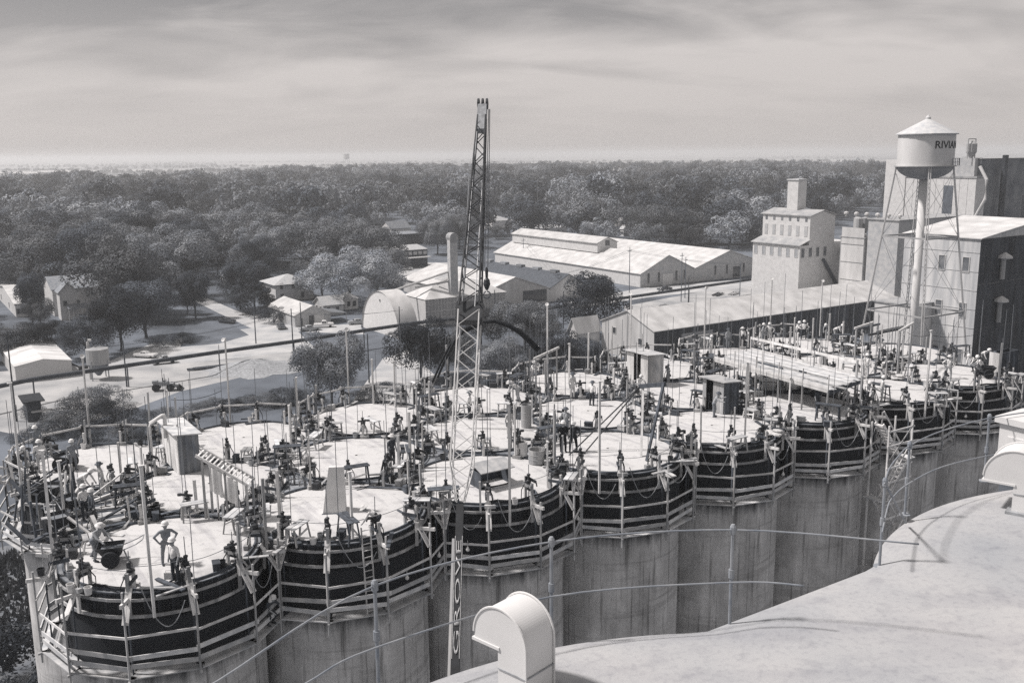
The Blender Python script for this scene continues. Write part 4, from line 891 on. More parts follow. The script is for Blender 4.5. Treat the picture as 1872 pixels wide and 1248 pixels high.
# ------------------------------------------------------------------ timber uprights, guard lines
def upright(p, h, lab, r=.055, m=None):
    b = MB(); b.bar((0, 0, -.25), (random.uniform(-.06, .06), random.uniform(-.06, .06), h), r * 2, r * 1.6)
    b.box((0, 0, h - .04), (.16, .08, .06)) if random.random() < .3 else None
    tag(b.build('timber_upright', m or timber_pale, None, p, random.uniform(0, 3)), lab, 'upright', 'uprights standing among the jacks')
for n_, (p, j, i, k, tang) in enumerate(YOKES):
    q = random.random()
    if q < .5:
        a = random.uniform(0, 6.28); upright(p + Vector((math.cos(a) * .45, math.sin(a) * .45, 0)), random.choice((1.4, 1.8, 2.2, 2.6, 3.3)), 'plain timber upright beside a jack on the ' + silo_phrase(j, i), random.choice((.04, .05, .065)), random.choice((timber_pale, timber, timber_pale)))
    if random.random() < .5:
        a = random.uniform(0, 6.28); b = MB(); b.tube([(0, 0, 0), (.02, 0, random.uniform(2, 5.6))], .017, 5)
        tag(b.build('steel_rod', rod_m, None, p + Vector((math.cos(a) * .5, math.sin(a) * .5, 0))), 'thin bare steel rod standing on the ' + silo_phrase(j, i), 'rod', 'thin steel rods')
def sag(p, q, s, n=6): return [p.lerp(q, t / n) - Vector((0, 0, s * 4 * (t / n) * (1 - t / n))) for t in range(n + 1)]
for i in range(8):                                   # slack guard line from yoke to yoke along the front
    for a, b_ in ((210, 240), (240, 270), (270, 300), (300, 330)):
        c = CEN[(0, i)]; p = pol(c, a, RO, DK + random.uniform(.9, 1.15)); q = pol(c, b_, RO, DK + random.uniform(.9, 1.15))
        tag(MB().tube(sag(p, q, random.uniform(.03, .12)), .014, 5).build('guard_line', rod_m), 'thin guard line strung between jacks at the lip of the %s front silo' % ORD[i], 'guard line', 'guard lines along the lip')
        if random.random() < .55:                    # hoses hanging in loops down the outside
            p2 = pol(c, a + 6, RO + .35, DK + .5); q2 = pol(c, b_ - 4, RS - .2, DK - .3)
            tag(MB().tube(sag(p2, q2, random.uniform(.9, 1.6), 12), .022, 6).build('slack_hose', steel), 'pale hose hanging in a loop below the lip of the %s front silo' % ORD[i], 'hose', 'hoses looped below the forms')
for i in range(8):                                   # pale rail and posts behind the back row
    c = CEN[(2, i)]; aa = [a for a in range(30, 211 if i == 0 else 151, 30)]
    t = thing('guard_rail', 'pale timber guard rail behind the %s back silo' % ORD[i], 'guard rail', (c.x, c.y, DK), ANG, 'guard rails behind the back row')
    for a in aa:
        b = MB(); b.box(((RO + .35) * math.cos(rad(a)), (RO + .35) * math.sin(rad(a)), .5), (.08, .08, 1.6)); b.build('post', timber_pale, t)
    for a0, a1 in zip(aa, aa[1:]):
        p, q = [Vector(((RO + .4) * math.cos(rad(a)), (RO + .4) * math.sin(rad(a)), 1.12 + random.uniform(-.06, .06))) for a in (a0, a1)]
        b = MB(); b.bar(p, q + (q - p) * .05, .05, .11); b.build('rail', timber_pale, t)
for n_, (j, i, a) in enumerate([(0, k, a) for k in range(8) for a in (228, 283, 315)]):   # bulbs on the scaffold
    if random.random() < .6:
        p = pol(CEN[(j, i)], a, RS - .1, DK - 1.75); b = MB(); b.lathe([(.02, .0), (.085, .05), (.1, .12), (.06, .2), (.03, .28)], 8); b.tube([(0, 0, .25), (0, 0, .6)], .012, 4)
        tag(b.build('work_bulb', white_paint, None, p - Vector((0, 0, .35))), 'small white work bulb hung on the scaffold of the %s front silo' % ORD[i], 'bulb', 'work bulbs on the scaffolds')
# short lumber, rubble and tools scattered on the rims
for n_ in range(430):
    p, j, i, k, tang = random.choice(YOKES); a = random.uniform(0, 6.28); q = p + Vector((math.cos(a), math.sin(a), 0)) * random.uniform(.4, .95)
    w = random.random(); q.z = DK + .05; b = MB()
    if w < .5: b.bar((-random.uniform(.4, 1.3), 0, .04), (random.uniform(.4, 1.2), 0, .06), random.uniform(.09, .25), .05); nm, m, lb, ct = 'loose_plank', random.choice((plank_m, timber, timber_dark)), 'loose board lying by the jacks on the ', 'plank'
    elif w < .75: b.lathe([(.13, 0), (.17, .32), (.15, .32), (.12, .04), (.01, .04)], 10); nm, m, lb, ct = 'bucket', random.choice((steel, iron, white_paint)), 'small bucket standing by the jacks on the ', 'bucket'
    else: b.box((0, 0, .16), (.5, .3, .32)); b.box((0, 0, .34), (.54, .34, .05)); nm, m, lb, ct = 'tool_box', random.choice((timber_dark, timber, iron)), 'small wooden box by the jacks on the ', 'box'
    tag(b.build(nm, m, None, q, random.uniform(0, 6.28)), lb + silo_phrase(j, i), ct, 'loose gear on the rims: ' + ct)

# little work trestles crowded round the joints between silos
def make_trestle(k):
    t = thing('work_trestle', 'x', 'trestle', (0, 0, -60)); w, h = ((1.3, .85), (.9, .6), (1.6, 1.1))[k]
    for y in (-.14, .14): MB().box((0, y, h), (w, .24, .05)).build('top_plank', (plank_m, timber, timber_dark)[k], t)
    for x in (-1, 1):
        for y in (-1, 1): MB().bar((x * w * .46, y * .3, 0), (x * w * .42, y * .16, h), .07).build('leg', (timber, timber_pale, timber_dark)[k], t)
    MB().bar((-w * .42, -.2, h * .4), (w * .42, -.2, h * .6), .05, .08).build('brace', timber_pale, t); return t
TK = [make_trestle(k) for k in range(3)]; used = []
for (p, j, i, k, tg) in YOKES:
    if random.random() < (.8 if tg else .34):
        a = random.uniform(0, 6.28); q = p + Vector((math.cos(a), math.sin(a), 0)) * random.uniform(.7, 1.1)
        dup(TK[random.choice((0, 0, 1, 2))], q + Vector((0, 0, .06)), a + 1.57 + random.uniform(-.4, .4), 'low work trestle by the jacks on the ' + silo_phrase(j, i), 'work trestles on the deck')
for q in TK: drop(q)
# ================================================================== finished silo roof in the foreground
ZS = 37.8
def uvp(u, v, z): q = U * u + V * v; return Vector((q.x, q.y, z))
def edge_v(u):
    best = 7.17
    for uc in (-12.84, -4.2, 4.43, 13.07, 21.7, 30.3):
        d = abs(u - uc)
        if d < 4.0: best = max(best, 2.80 + math.sqrt(max(0, 5.2 ** 2 - d * d)))
    return best
us = np.linspace(-17, 34.6, 260); ed = [(u, edge_v(u)) for u in us]
t = thing('finished_silo', 'finished silo block with pale scalloped concrete roof in the near corner', 'silo', (0, 0, 0))
rows = 16; b = MB(); vs = []; 
for (u, v) in ed:
    for k in range(rows + 1):
        s = k / rows; vv = v - (v + 26) * s ** 1.6; q = uvp(u, vv, ZS - .10 * (1 - min(1, (v - vv) / .5)) ** 2); vs.append(q)
fs = [(i * (rows + 1) + k, i * (rows + 1) + k + 1, (i + 1) * (rows + 1) + k + 1, (i + 1) * (rows + 1) + k) for i in range(len(ed) - 1) for k in range(rows)]
b.add(vs, fs); b.build('roof_slab', roof_con, t, smooth=True)
b = MB(); vs = []
for (u, v) in ed: vs += [uvp(u, v, ZS - .10), uvp(u, v, ZS - .4), uvp(u, v - .25, ZS - .42), uvp(u, v - .25, 0)]
b.add(vs, [(i * 4 + k, i * 4 + k + 1, i * 4 + 5 + k, i * 4 + 4 + k) for i in range(len(ed) - 1) for k in range(3)]); b.build('wall', concrete, t)
pipe_m = mat('rail_pipe', .26, .25, 4, rough=.6)
def railing(label, top, mid, posts):
    t = thing('pipe_railing', label, 'railing', (0, 0, 0))
    def smoothp(P):
        out_ = []
        for i in range(len(P) - 1):
            p0, p1, p2, p3 = P[max(i - 1, 0)], P[i], P[i + 1], P[min(i + 2, len(P) - 1)]
            for k in range(6):
                s = k / 6; out_.append(.5 * ((2 * p1) + (p2 - p0) * s + (2 * p0 - 5 * p1 + 4 * p2 - p3) * s * s + (3 * p1 - p0 - 3 * p2 + p3) * s ** 3))
        return out_ + [P[-1]]
    for P, z in ((top, ZS + 1.05), (mid, ZS + .52)): MB().tube(smoothp([unz(x, y, z) for x, y in P]), .0105, 8).build('rail', pipe_m, t, smooth=True)
    for (x, y, z0) in posts:
        q = unz(x, y, ZS + 1.05); b = MB(); b.tube([(q.x, q.y, z0), (q.x, q.y, ZS + 1.05)], .019, 8); b.lathe([(.034, -.05), (.036, .03), (.02, .06), (.0, .065)], 8, (q.x, q.y, ZS + 1.05)); b.lathe([(.034, -.05), (.034, .05)], 8, (q.x, q.y, ZS + .52)); b.lathe([(.08, 0), (.08, .015)], 8, (q.x, q.y, z0)); b.build('post', pipe_m, t)
railing('long pipe railing sweeping along the near edge of the finished roof', [(300, 1300), (400, 1243), (685, 1070), (1008, 990), (1340, 968), (1680, 994)], [(430, 1320), (560, 1248), (685, 1184), (1008, 1090), (1340, 1064), (1470, 1070)], [(685, 1070, ZS - .3), (1008, 990, ZS - .3), (1340, 967, ZS - .3)])
railing('curved pipe railing on the farther scallop of the finished roof', [(1617, 884), (1626, 856), (1644, 832), (1664, 814), (1720, 788), (1809, 764), (1900, 750)], [(1613, 972), (1623, 926), (1633, 908), (1659, 885), (1720, 854), (1805, 833), (1900, 818)], [(1618, 881, ZS - .1), (1663, 814, ZS), (1809, 763, ZS)])
b = MB(); b.tube([unz(1619, 884, ZS + 1.03), unz(1656, 955, ZS)], .016, 7); tag(b.build('rail_brace', pipe_m), 'slanting pipe brace at the start of the curved railing', 'brace')
def gooseneck(label, p, rz, w, R_, hs):               # square duct that curls over and opens downwards
    t = thing('roof_vent', label, 'vent', (p.x, p.y, ZS), rz); b = MB(); n_ = 40
    sec = [(R_ * math.cos(math.pi * k / n_), hs + R_ * math.sin(math.pi * k / n_)) for k in range(n_ + 1)]
    poly = [(R_, 0)] + sec + [(-R_, hs - .06), (-.02, hs - .06), (-.02, 0)]
    b.add([(x, y, z) for y in (-w / 2, w / 2) for x, z in poly], [tuple(range(len(poly) - 1, -1, -1)), tuple(range(len(poly), 2 * len(poly)))] + [(k, (k + 1) % len(poly), len(poly) + (k + 1) % len(poly), len(poly) + k) for k in range(len(poly))])
    b.build('hood', white_paint, t)
    for y in (-w / 2, w / 2):
        MB().tube([(R_ + .012, y, .05)] + [((R_ + .012) * math.cos(math.pi * k / 24), y, hs + (R_ + .012) * math.sin(math.pi * k / 24)) for k in range(25)], .012, 5).build('flange', white_paint, t)
    for z_ in (.3,): MB().box((R_ / 2, 0, z_), (R_ + .03, w + .02, .012)).build('seam', steel, t)
    fl = MB(); fl.box((R_ / 2 - .01, 0, .02), (R_ + .16, w + .14, .04)); fl.build('flashing', steel, t)
    l = MB(); l.box((-R_ / 2 - .01, 0, hs - .075), (R_ + .03, w + .03, .03)); l.build('lip', white_paint, t)
q = unz(940, 1256, ZS); gooseneck('big white curled sheet-metal vent at the bottom of the frame', q, rad(-42), .42, .33, .58)
q = unz(1858, 928, ZS); gooseneck('white curled vent at the right edge of the finished roof', q, rad(-38), .55, .42, .5)
q = unz(1880, 872, ZS); b = MB(); b.box((0, 0, .45), (.7, .7, .9)); b.box((0, 0, .95), (.82, .82, .1)); b.box((-.36, 0, .55), (.03, .4, .3)); tag(b.build('vent_box', white_paint, None, q, ANG), 'square white vent box behind the right-hand curled vent', 'vent')
# ================================================================== water tower
p = und(1691, 300, 136); p.z = 0
zb, zt, zp = zcol(p, 303), zcol(p, 246), zcol(p, 214); RT = 47 / 1756 * 139
t = thing('water_tower', 'pale water tower with conical roof and lettered tank', 'water tower', (p.x, p.y, 0), 0)
tank_m = mat('tank_paint', .56, .14, .35, rough=.6, stretch=(1, 1, .4), detail=8)
MB().lathe([(RT, zb), (RT, zt)], 40, cap=False).build('tank', tank_m, t, smooth=True)
MB().lathe([(.5, zb - 1.85)] + [(RT * math.sin(a), zb - 1.9 * math.cos(a) ** 1.0) for a in np.linspace(.2, 1.56, 10)], 40, cap=False).build('bowl', mat('bowl_paint', .34, .2, .4), t, smooth=True)
MB().lathe([(RT + .35, zt - .02), (RT + .35, zt + .1), (.35, zp - .3), (.35, zp - .05), (.05, zp + .3)], 24).build('roof', shingle_pale, t)
b = MB(); b.lathe([(RT, zb - .12), (RT + .35, zb - .12), (RT + .35, zb), (RT, zb)], 40)
wl = b.build('balcony', tin_grey, t)
g = MB()
for k in range(6): a = rad(-62 + 9 * k); g.bar(((RT + .65) * math.cos(a), (RT + .65) * math.sin(a), zb), ((RT + .65) * math.cos(a), (RT + .65) * math.sin(a), zb + 1), .06)
for z in (.5, 1.0): g.tube([((RT + .65) * math.cos(rad(-62 + 9 * k)), (RT + .65) * math.sin(rad(-62 + 9 * k)), zb + z) for k in range(6)], .03, 5)
g.build('ladder_cage', rod_m, wl)
MB().tube([(0, 0, 0), (0, 0, zb - 1.3)], .55, 16).build('riser', tank_m, t, smooth=True)
LEG = []
for k, a in enumerate((-103, -13, 77, 167)):
    c_, s_ = math.cos(rad(a)), math.sin(rad(a)); top = Vector((RT * c_, RT * s_, zb)); ft = Vector((RT * 2.5 * c_, RT * 2.5 * s_, 0)); LEG.append((top, ft))
    b = MB(); d = Vector((-s_, c_, 0)) * .13
    b.bar(top + d, ft + d, .1, .2); b.bar(top - d, ft - d, .1, .2)
    for q_ in range(60):
        f0, f1 = q_ / 60, (q_ + 1) / 60; sg = 1 if q_ % 2 else -1; b.bar(top.lerp(ft, f0) + d * sg, top.lerp(ft, f1) - d * sg, .05)
    b.build('leg', tank_m, t)
for f in (.24, .5):
    for k in range(4):
        a_, b_ = LEG[k][0].lerp(LEG[k][1], f), LEG[(k + 1) % 4][0].lerp(LEG[(k + 1) % 4][1], f); MB().bar(a_, b_, .22, .22).build('strut', tin_grey, t)
for k in range(4):
    b = MB()
    for f0, f1 in ((.02, .24), (.24, .5), (.5, .98)):
        b.tube([LEG[k][0].lerp(LEG[k][1], f0), LEG[(k + 1) % 4][0].lerp(LEG[(k + 1) % 4][1], f1)], .025, 4); b.tube([LEG[(k + 1) % 4][0].lerp(LEG[(k + 1) % 4][1], f0), LEG[k][0].lerp(LEG[k][1], f1)], .025, 4)
    b.build('tie_rod', rod_m, t)
def text_mesh(s, size, off=.007):
    cu_ = bpy.data.curves.new('lettering', 'FONT'); cu_.body = s; cu_.size = size; cu_.resolution_u = 3; cu_.offset = off * size; o = bpy.data.objects.new('lettering', cu_); COL.objects.link(o)
    dg = bpy.context.evaluated_depsgraph_get(); me = bpy.data.meshes.new_from_object(o.evaluated_get(dg)); bpy.data.objects.remove(o); bpy.data.curves.remove(cu_); return me
me = text_mesh('RIVIANA', 1.42); bm = bmesh.new(); bm.from_mesh(me); bmesh.ops.subdivide_edges(bm, edges=bm.edges[:], cuts=1); bmesh.ops.solidify(bm, geom=bm.faces[:], thickness=.02)
view = math.atan2(-p.y, -p.x); a0 = view + math.asin(.28)
for v in bm.verts:
    a = a0 + (v.co.x * .98) / RT; rr = RT + .012 - v.co.z; v.co = Vector((rr * math.cos(a), rr * math.sin(a), zb + 2.35 + v.co.y))
bm.to_mesh(me); bm.free(); me.materials.clear(); me.materials.append(mat('letter_black', .025, .1)); link('lettering', me, t)
# ================================================================== crane: telescopic boom below, lattice above
X0 = und(833, 1210, 31.5); X1 = und(841, 925, 36.5)
dirb = (X1 - X0).normalized()
XF = X0 + dirb * ((2.6 - X0.z) / dirb.z)
XM = und(859, 572, 41.0); XT = und(882, 200, 46.5)
t = thing('mobile_crane', 'mobile crane whose dark lettered boom and lattice jib tower over the deck', 'crane', (XF.x, XF.y, 0), 0)
O = Vector((XF.x, XF.y, 0))
side = dirb.cross(Vector((0, 0, 1))).normalized(); nrm = side.cross(dirb)      # nrm points up and back towards the camera
boom_m = mat('boom_black', .02, .3, 3, rough=.45, spec=.4); boom_w = mat('boom_white', .54, .12, 3, rough=.5)
b = MB(); b.bar(XF - O, X1 - O, .29, .4, up=nrm); bo = b.build('boom', boom_m, t)
MB().bar(XF - O - side * .22, X1 - O - side * .22 - dirb * 1.5, .1, .24, up=nrm).build('boom_lit_side', tin_grey, t)  # pale strip painted as the boom's sunlit left face
me = text_mesh('GROVE', .62, -.004); bm = bmesh.new(); bm.from_mesh(me); bmesh.ops.solidify(bm, geom=bm.faces[:], thickness=.02)
xs = [v.co.x for v in bm.verts]; Lx = max(xs) - min(xs); a_ = X0 + dirb * .2 - O; sc = 4.55 / Lx
# which broad face of the boom looks at the camera
vf = (CAM - X0).normalized(); nf = nrm if nrm.dot(vf) > 0 else -nrm
upt = nf.cross(dirb)
for v in bm.verts: v.co = a_ + dirb * ((v.co.x - min(xs)) * sc) + upt * (v.co.y * .44 - .1) + nf * (.212 - v.co.z)
bm.to_mesh(me); bm.free(); me.materials.clear(); me.materials.append(mat('boom_letters', .4, .3, 8)); link('lettering', me, bo)
fr = MB()
for s in (-1, 1): fr.bar(a_ - dirb * .15 + upt * (.135 * s + .0) + nf * .208, a_ + dirb * 4.75 + upt * .135 * s + nf * .208, .02, .02, up=nf)
fr.build('lettering_border', mat('boom_letters', .4), bo)
def lattice(A, B, w0, w1, m, bays, name, chord=.055, lace=.035):
    A = A - O; B = B - O; d = (B - A).normalized(); s_ = d.cross(Vector((0, 0, 1))).normalized(); n_ = s_.cross(d); g = t
    def cp(f, i): w = w0 + (w1 - w0) * f; sx_, sn = ((-1, -1), (1, -1), (1, 1), (-1, 1))[i]; return A.lerp(B, f) + s_ * (sx_ * w / 2) + n_ * (sn * w / 2)
    par = None
    for i in range(4):
        b = MB(); b.tube([cp(0, i), cp(1, i)], chord, 6); o = b.build(name + '_chord', m, t); par = par or o
    for i in range(4):
        j = (i + 1) % 4
        for k in range(bays):
            f0, f1 = k / bays, (k + 1) / bays; a__, b__ = (cp(f0, i), cp(f1, j)) if k % 2 else (cp(f0, j), cp(f1, i)); MB().tube([a__, b__], lace, 5).build(name + '_lacing', m, t)
lattice(X1 + dirb * .2, X1 + (XM - X1) * .2, .3, .86, boom_w, 3, 'base', .032, .02)
lattice(X1 + (XM - X1) * .2, XM, .86, .9, boom_w, 9, 'middle', .032, .02)
lattice(XM + (XT - XM) * .02, XM + (XT - XM) * .96, .88, .36, iron, 17, 'jib', .042, .024)
dj = (XT - XM).normalized(); sj = dj.cross(Vector((0, 0, 1))).normalized()
b = MB(); b.box(XM - O, (1.15, .9, .55), (sj, dj, sj.cross(dj))); b.build('splice', iron, t)
b = MB(); b.box(XT - O - dj * .5, (.42, 1.4, .42), (sj, dj, sj.cross(dj))); b.build('jib_head', steel, t)
for s in (-1, 0, 1): MB().lathe([(.2, -.05), (.26, -.04), (.26, .04), (.2, .05)], 14, XT - O + sj * (s * .2) + dj * .3, axis=(dj, sj.cross(dj), sj)).build('sheave', iron, t)
b = MB(); hk = und(890, 523, 45.6) - O
b.tube([XT - O + sj * .3, hk + Vector((-.1, 0, .9))], .02, 5); b.tube([XT - O + sj * .35, hk + Vector((.06, 0, .9))], .02, 5); b.build('hoist_rope', rod_m, t)
b = MB(); b.lathe([(.04, .9), (.08, .75), (.06, .4), (.14, .3), (.17, .1), (.1, -.1), (.04, -.2)], 10, hk); hb_ = b.build('hook_block', iron, t)
b = MB(); b.tube([hk + Vector((.17 * math.sin(a), 0, -.42 + .17 * math.cos(a))) for a in np.linspace(0, 6.0, 12)], .04, 6); b.build('hook_ring', rod_m, hb_)
for px0, px1 in (((838, 640), (872, 240)), ((826, 905), (858, 320)), ((868, 560), (884, 300))):
    MB().tube([und(*px0, 40.5) - O, und(*px1, 45.5) - O], .022, 5).build('pendant', steel, t)
# carrier far below in the lane between the silo blocks
b = MB(); b.box((0, -2, 1.35), (2.6, 9.5, .5)); b.box((0, -6.2, 2.1), (2.5, 1.6, 1.6)); b.build('carrier', tin_grey, t)
b = MB(); b.lathe([(1.2, 1.6), (1.2, 2.0)], 14); b.box((0, -1.2, 2.5), (2.2, 3.2, 1.2)); b.build('turntable', tin_grey, t)
for y in (-6.2, -4.8, .4, 1.7):
    for s in (-1, 1):
        w = MB().lathe([(.32, -.15), (.52, -.15), (.54, 0), (.52, .15), (.32, .15)], 14, (s * 1.15, y, .54), axis=(Vector((0, 1, 0)), Vector((0, 0, 1)), Vector((1, 0, 0)))).build('wheel', black, t)
# dark hose arc swung from the boom splice
def arcpts(px, Y): return [und(x, y, Y) for x, y in px]
P = arcpts([(800, 690), (815, 655), (832, 622), (852, 600), (880, 588), (905, 587), (930, 595), (952, 608), (970, 625), (984, 640)], 60.0)
tag(MB().tube(P, .07, 8, r2=.2).build('delivery_hose', black, None, smooth=True), 'thick dark hose arching behind the lattice boom', 'hose')
tag(MB().tube([q + Vector((-.35, .1, -.35)) for q in P[:5]], .07, 8).build('delivery_hose', black, None, smooth=True), 'second dark hose beside the arch left of the boom', 'hose')
# ================================================================== things on the working deck
def dk(x, y, dz=0.0): return unz(x, y, DK + .08 + dz)
def hgt(p, py): return zcol(p, py) - p.z
# flood-light poles
for (x, yb, yt, w) in [(1001, 690, 557, 'behind the fourth back silo'), (1152, 668, 538, 'in front of the pale shed gable'), (1287, 638, 527, 'against the pale roof of the long shed'), (1407, 618, 510, 'against the middle of the long shed roof'), (1499, 603, 514, 'towards the far end of the long shed roof'), (421, 766, 622, 'above the gravel heap'), (638, 730, 603, 'in front of the willow-like tree'), (166, 812, 652, 'in front of the hopper bin')]:
    p = dk(x, yb); hp = hgt(p, yt); t = thing('floodlight_pole', 'tall pale pole with floodlight ' + w, 'floodlight', p, random.uniform(-.5, .5), 'floodlight poles')
    MB().tube([(0, 0, -.6), (0, 0, hp)], .06, 7).build('pole', timber_pale, t)
    b = MB(); b.lathe([(.05, 0), (.12, .06), (.15, .16), (.02, .13)], 10, (0, -.06, hp), axis=(Vector((1, 0, 0)), Vector((0, .5, .87)), Vector((0, -.87, .5)))); b.box((0, .02, hp + .05), (.1, .1, .2)); b.build('lamp', white_paint, t)
POSTS = [(279, 1086, 851, 'over the lip of the first front silo'), (1096, 870, 697, 'at the lip of the fourth front silo'), (1361, 812, 662, 'at the lip of the fifth front silo'), (1692, 738, 604, 'at the lip of the seventh front silo'), (932, 926, 738, 'at the lip of the third front silo'), (645, 985, 862, 'at the lip of the second front silo'), (96, 1010, 823, 'at the open end of the front row'), (120, 960, 842, 'beside the buggies at the open end'), (1442, 745, 690, 'with a foot brace under the plank bridge'), (1507, 700, 640, 'beside the plank bridge end'), (40, 900, 700, 'nearest the left frame edge'), (546, 775, 690, 'behind the second back silo'), (722, 742, 660, 'left of the lattice boom'), (1040, 700, 628, 'right of the portal frame')]
for (x, yb, yt, w) in POSTS:
    p = dk(x, yb); hp = hgt(p, yt); b = MB(); b.bar((0, 0, -1.0), (random.uniform(-.05, .05), random.uniform(-.05, .05), hp), .11, .11); b.box((0, 0, hp), (.24, .12, .05))
    tag(b.build('tall_post', timber_pale, None, p, random.uniform(0, 1.5)), 'tall pale timber post ' + w, 'post', 'tall posts')
# raised plank bridge
A, B, Cc, D = [unz(x, y, DK + 2.0) for x, y in ((1306, 656), (1514, 713), (1577, 690), (1372, 640))]
cN = (A + B + Cc + D) / 4; t = thing('plank_bridge', 'broad raised plank bridge with pale rails across the far decks', 'platform', (cN.x, cN.y, DK))
loc = lambda q: q - Vector((cN.x, cN.y, DK))
NP = 14
for k in range(NP):
    f0 = (k + .5) / NP; p0 = loc(A.lerp(D, f0)); p1 = loc(B.lerp(Cc, f0)); e0 = (p1 - p0).normalized() * random.uniform(-.25, .3)
    b = MB(); b.bar(p0 - e0, p1 + e0, (A - D).length / NP * .94, .05); b.build('plank', plank_m, t)
for s in range(6):
    f = s / 5; p0 = loc(A.lerp(B, f)); p1 = loc(D.lerp(Cc, f)); b = MB(); b.bar(p0 - Vector((0, 0, .14)), p1 - Vector((0, 0, .14)), .1, .2); b.build('joist', timber_dark, t)
    for q in (p0, p1):
        b = MB(); b.box((q.x, q.y, q.z / 2 - .2), (.1, .1, q.z + .2)); b.build('post', timber, t)
        b = MB(); b.box((q.x, q.y, q.z + .5), (.07, .07, 1.1)); b.build('rail_post', timber_pale, t)
for P, Q in ((A, B), (D, Cc)):
    for z in ((.12, 1.0) if P == D else (-.1, .12)):
        b = MB(); b.bar(loc(P) + Vector((0, 0, z)), loc(Q) + Vector((0, 0, z)), .04, .2); b.build('rail', timber_pale, t)
b = MB(); b.bar(loc(B) + Vector((0, 0, -.2)), loc(Cc) + Vector((0, 0, -.2)), .12, .3); b.build('end_beam', timber_dark, t)
for k in range(5): f = random.uniform(.2, .75); p0 = loc(A.lerp(B, f).lerp(D.lerp(Cc, f), random.uniform(.1, .5))); d_ = loc(B) - loc(A); d_.normalize(); b = MB(); b.bar(p0 + Vector((0, 0, .08)), p0 + d_ * random.uniform(2, 4) + Vector((0, 0, .1)), .12, .1); b.build('loose_timber', random.choice((timber_dark, timber)), t)
# sheds
def shed(label, corner, lx, rx, ty, door=None, mL=None, mR=None, roof=True):
    p = dk(*corner); Lu = max(.8, span(p, U, rx)); Lv = max(.8, span(p, V, lx)); h = hgt(p, ty); t = thing('deck_shed', label, 'shed', p, ANG)
    n_ = 6
    for k in range(n_): MB().box((0, Lv * (k + .5) / n_, h / 2), (.05, Lv / n_ * .97, h)).build('board', mL or timber_pale, t) if not (door and door[0] <= k < door[1]) else None
    for k in range(n_): MB().box((Lu * (k + .5) / n_ + .03, -.03, h / 2), (Lu / n_ * .97, .05, h)).build('board', mR or timber_dark, t)
    b = MB(); b.box((Lu - .03, Lv / 2, h / 2), (.05, Lv, h)); b.box((Lu / 2, Lv - .03, h / 2), (Lu, .05, h)); b.build('back_wall', timber_dark, t)
    if roof: b = MB(); b.extr([(-.25, -.25, h + .12), (Lu + .2, -.25, h - .02), (Lu + .2, Lv + .25, h - .02), (-.25, Lv + .25, h + .12)], (0, 0, .07)); b.build('roof', plank_m, t)
    return t
shed('tall dark-sided board shed on the first back silo deck', (329, 868), 300, 366, 798, None, timber_pale, mat('grey_board', .17, .3, 3, stretch=(1, 1, .3), obrand=.3))
shed('board shed with open doorway before the pale gable', (1184, 708), 1146, 1211, 652, (2, 4), timber_pale, timber)
shed('board shed with open doorway beneath the plank bridge', (1322, 757), 1284, 1348, 702, (3, 5), timber, timber_dark)
shed('low board screen at the right end of the deck', (1824, 688), 1822, 1858, 646, None, timber_pale, timber_dark, False)
# open hatch box
p = dk(879, 897); w_ = span(p, U, 934); t = thing('hatch_box', 'open wooden hatch box with propped lid on the third front silo', 'box', p, ANG)
b = MB(); b.box((w_ / 2, 1.1, .45), (w_, .06, .9)); b.box((.03, .55, .45), (.06, 1.1, .9)); b.box((w_ - .03, .55, .45), (.06, 1.1, .9)); b.build('side', timber_dark, t)
MB().box((w_ / 2, .5, .03), (w_ - .1, 1.0, .04)).build('floor', black, t)
b = MB(); b.extr([(-.1, -.25, .98), (w_ + .1, -.25, .98), (w_ + .1, .75, 1.3), (-.1, .75, 1.3)], (0, 0, .05)); b.build('lid', plank_m, t)
# tapered white hood
p = dk(590, 942); t = thing('plywood_hood', 'tall tapered white plywood hood on the second front silo', 'hood', p, rad(6))
b = MB(); b.add([(0, 0, 0), (1.12, 0, 0), (1.12, .9, 0), (0, .9, 0), (.36, .35, 2.35), (1.1, .35, 2.35), (1.1, .6, 2.35), (.36, .6, 2.35)], [(0, 3, 2, 1), (4, 5, 6, 7), (0, 1, 5, 4), (1, 2, 6, 5), (2, 3, 7, 6), (3, 0, 4, 7)]); b.build('shell', mat('plywood_white', .62, .1, 2), t)
MB().box((.56, -.03, .05), (1.2, .05, .1)).build('kick_board', timber_dark, t)
# slatted chute on a stand with hanging cloths
p = dk(398, 955); t = thing('slatted_chute', 'sloping slatted wooden chute on a stand with white cloths', 'chute', p, 0)
P0 = dk(360, 955) - p; 
top0 = und(357, 832, p.y + .6) - p; top1 = und(455, 888, p.y + .2) - p; sd = Vector((.1, .75, .1))
for s in (0, 1): b = MB(); b.bar(top0 + sd * s, top1 + sd * s, .07, .14); b.build('stringer', timber_pale, t)
for k in range(14): q = top0.lerp(top1, (k + .5) / 14); b = MB(); b.bar(q, q + sd, .1, .03); b.build('slat', timber_pale, t)
for f in (.12, .55, .95):
    for s in (0, 1): q = top0.lerp(top1, f) + sd * s; b = MB(); b.box((q.x, q.y, q.z / 2), (.1, .1, q.z)); b.build('post', timber, t)
q0, q1 = top0.lerp(top1, .3), top0.lerp(top1, .8)
for k, (a_, b__) in enumerate(((.25, .5), (.52, .8))):
    r0, r1 = top0.lerp(top1, a_), top0.lerp(top1, b__); b = MB(); nn = 8; vs = []
    for i in range(nn + 1):
        for j in range(5): q = r0.lerp(r1, i / nn); vs.append((q.x + .04 * math.sin(i * 2 + j), q.y - .06 + .06 * math.sin(i * 1.7), q.z - .1 - j * .32))
    b.add(vs, [(i * 5 + j, i * 5 + j + 1, i * 5 + 6 + j, i * 5 + 5 + j) for i in range(nn) for j in range(4)]); b.build('cloth', white_paint, t, smooth=True)
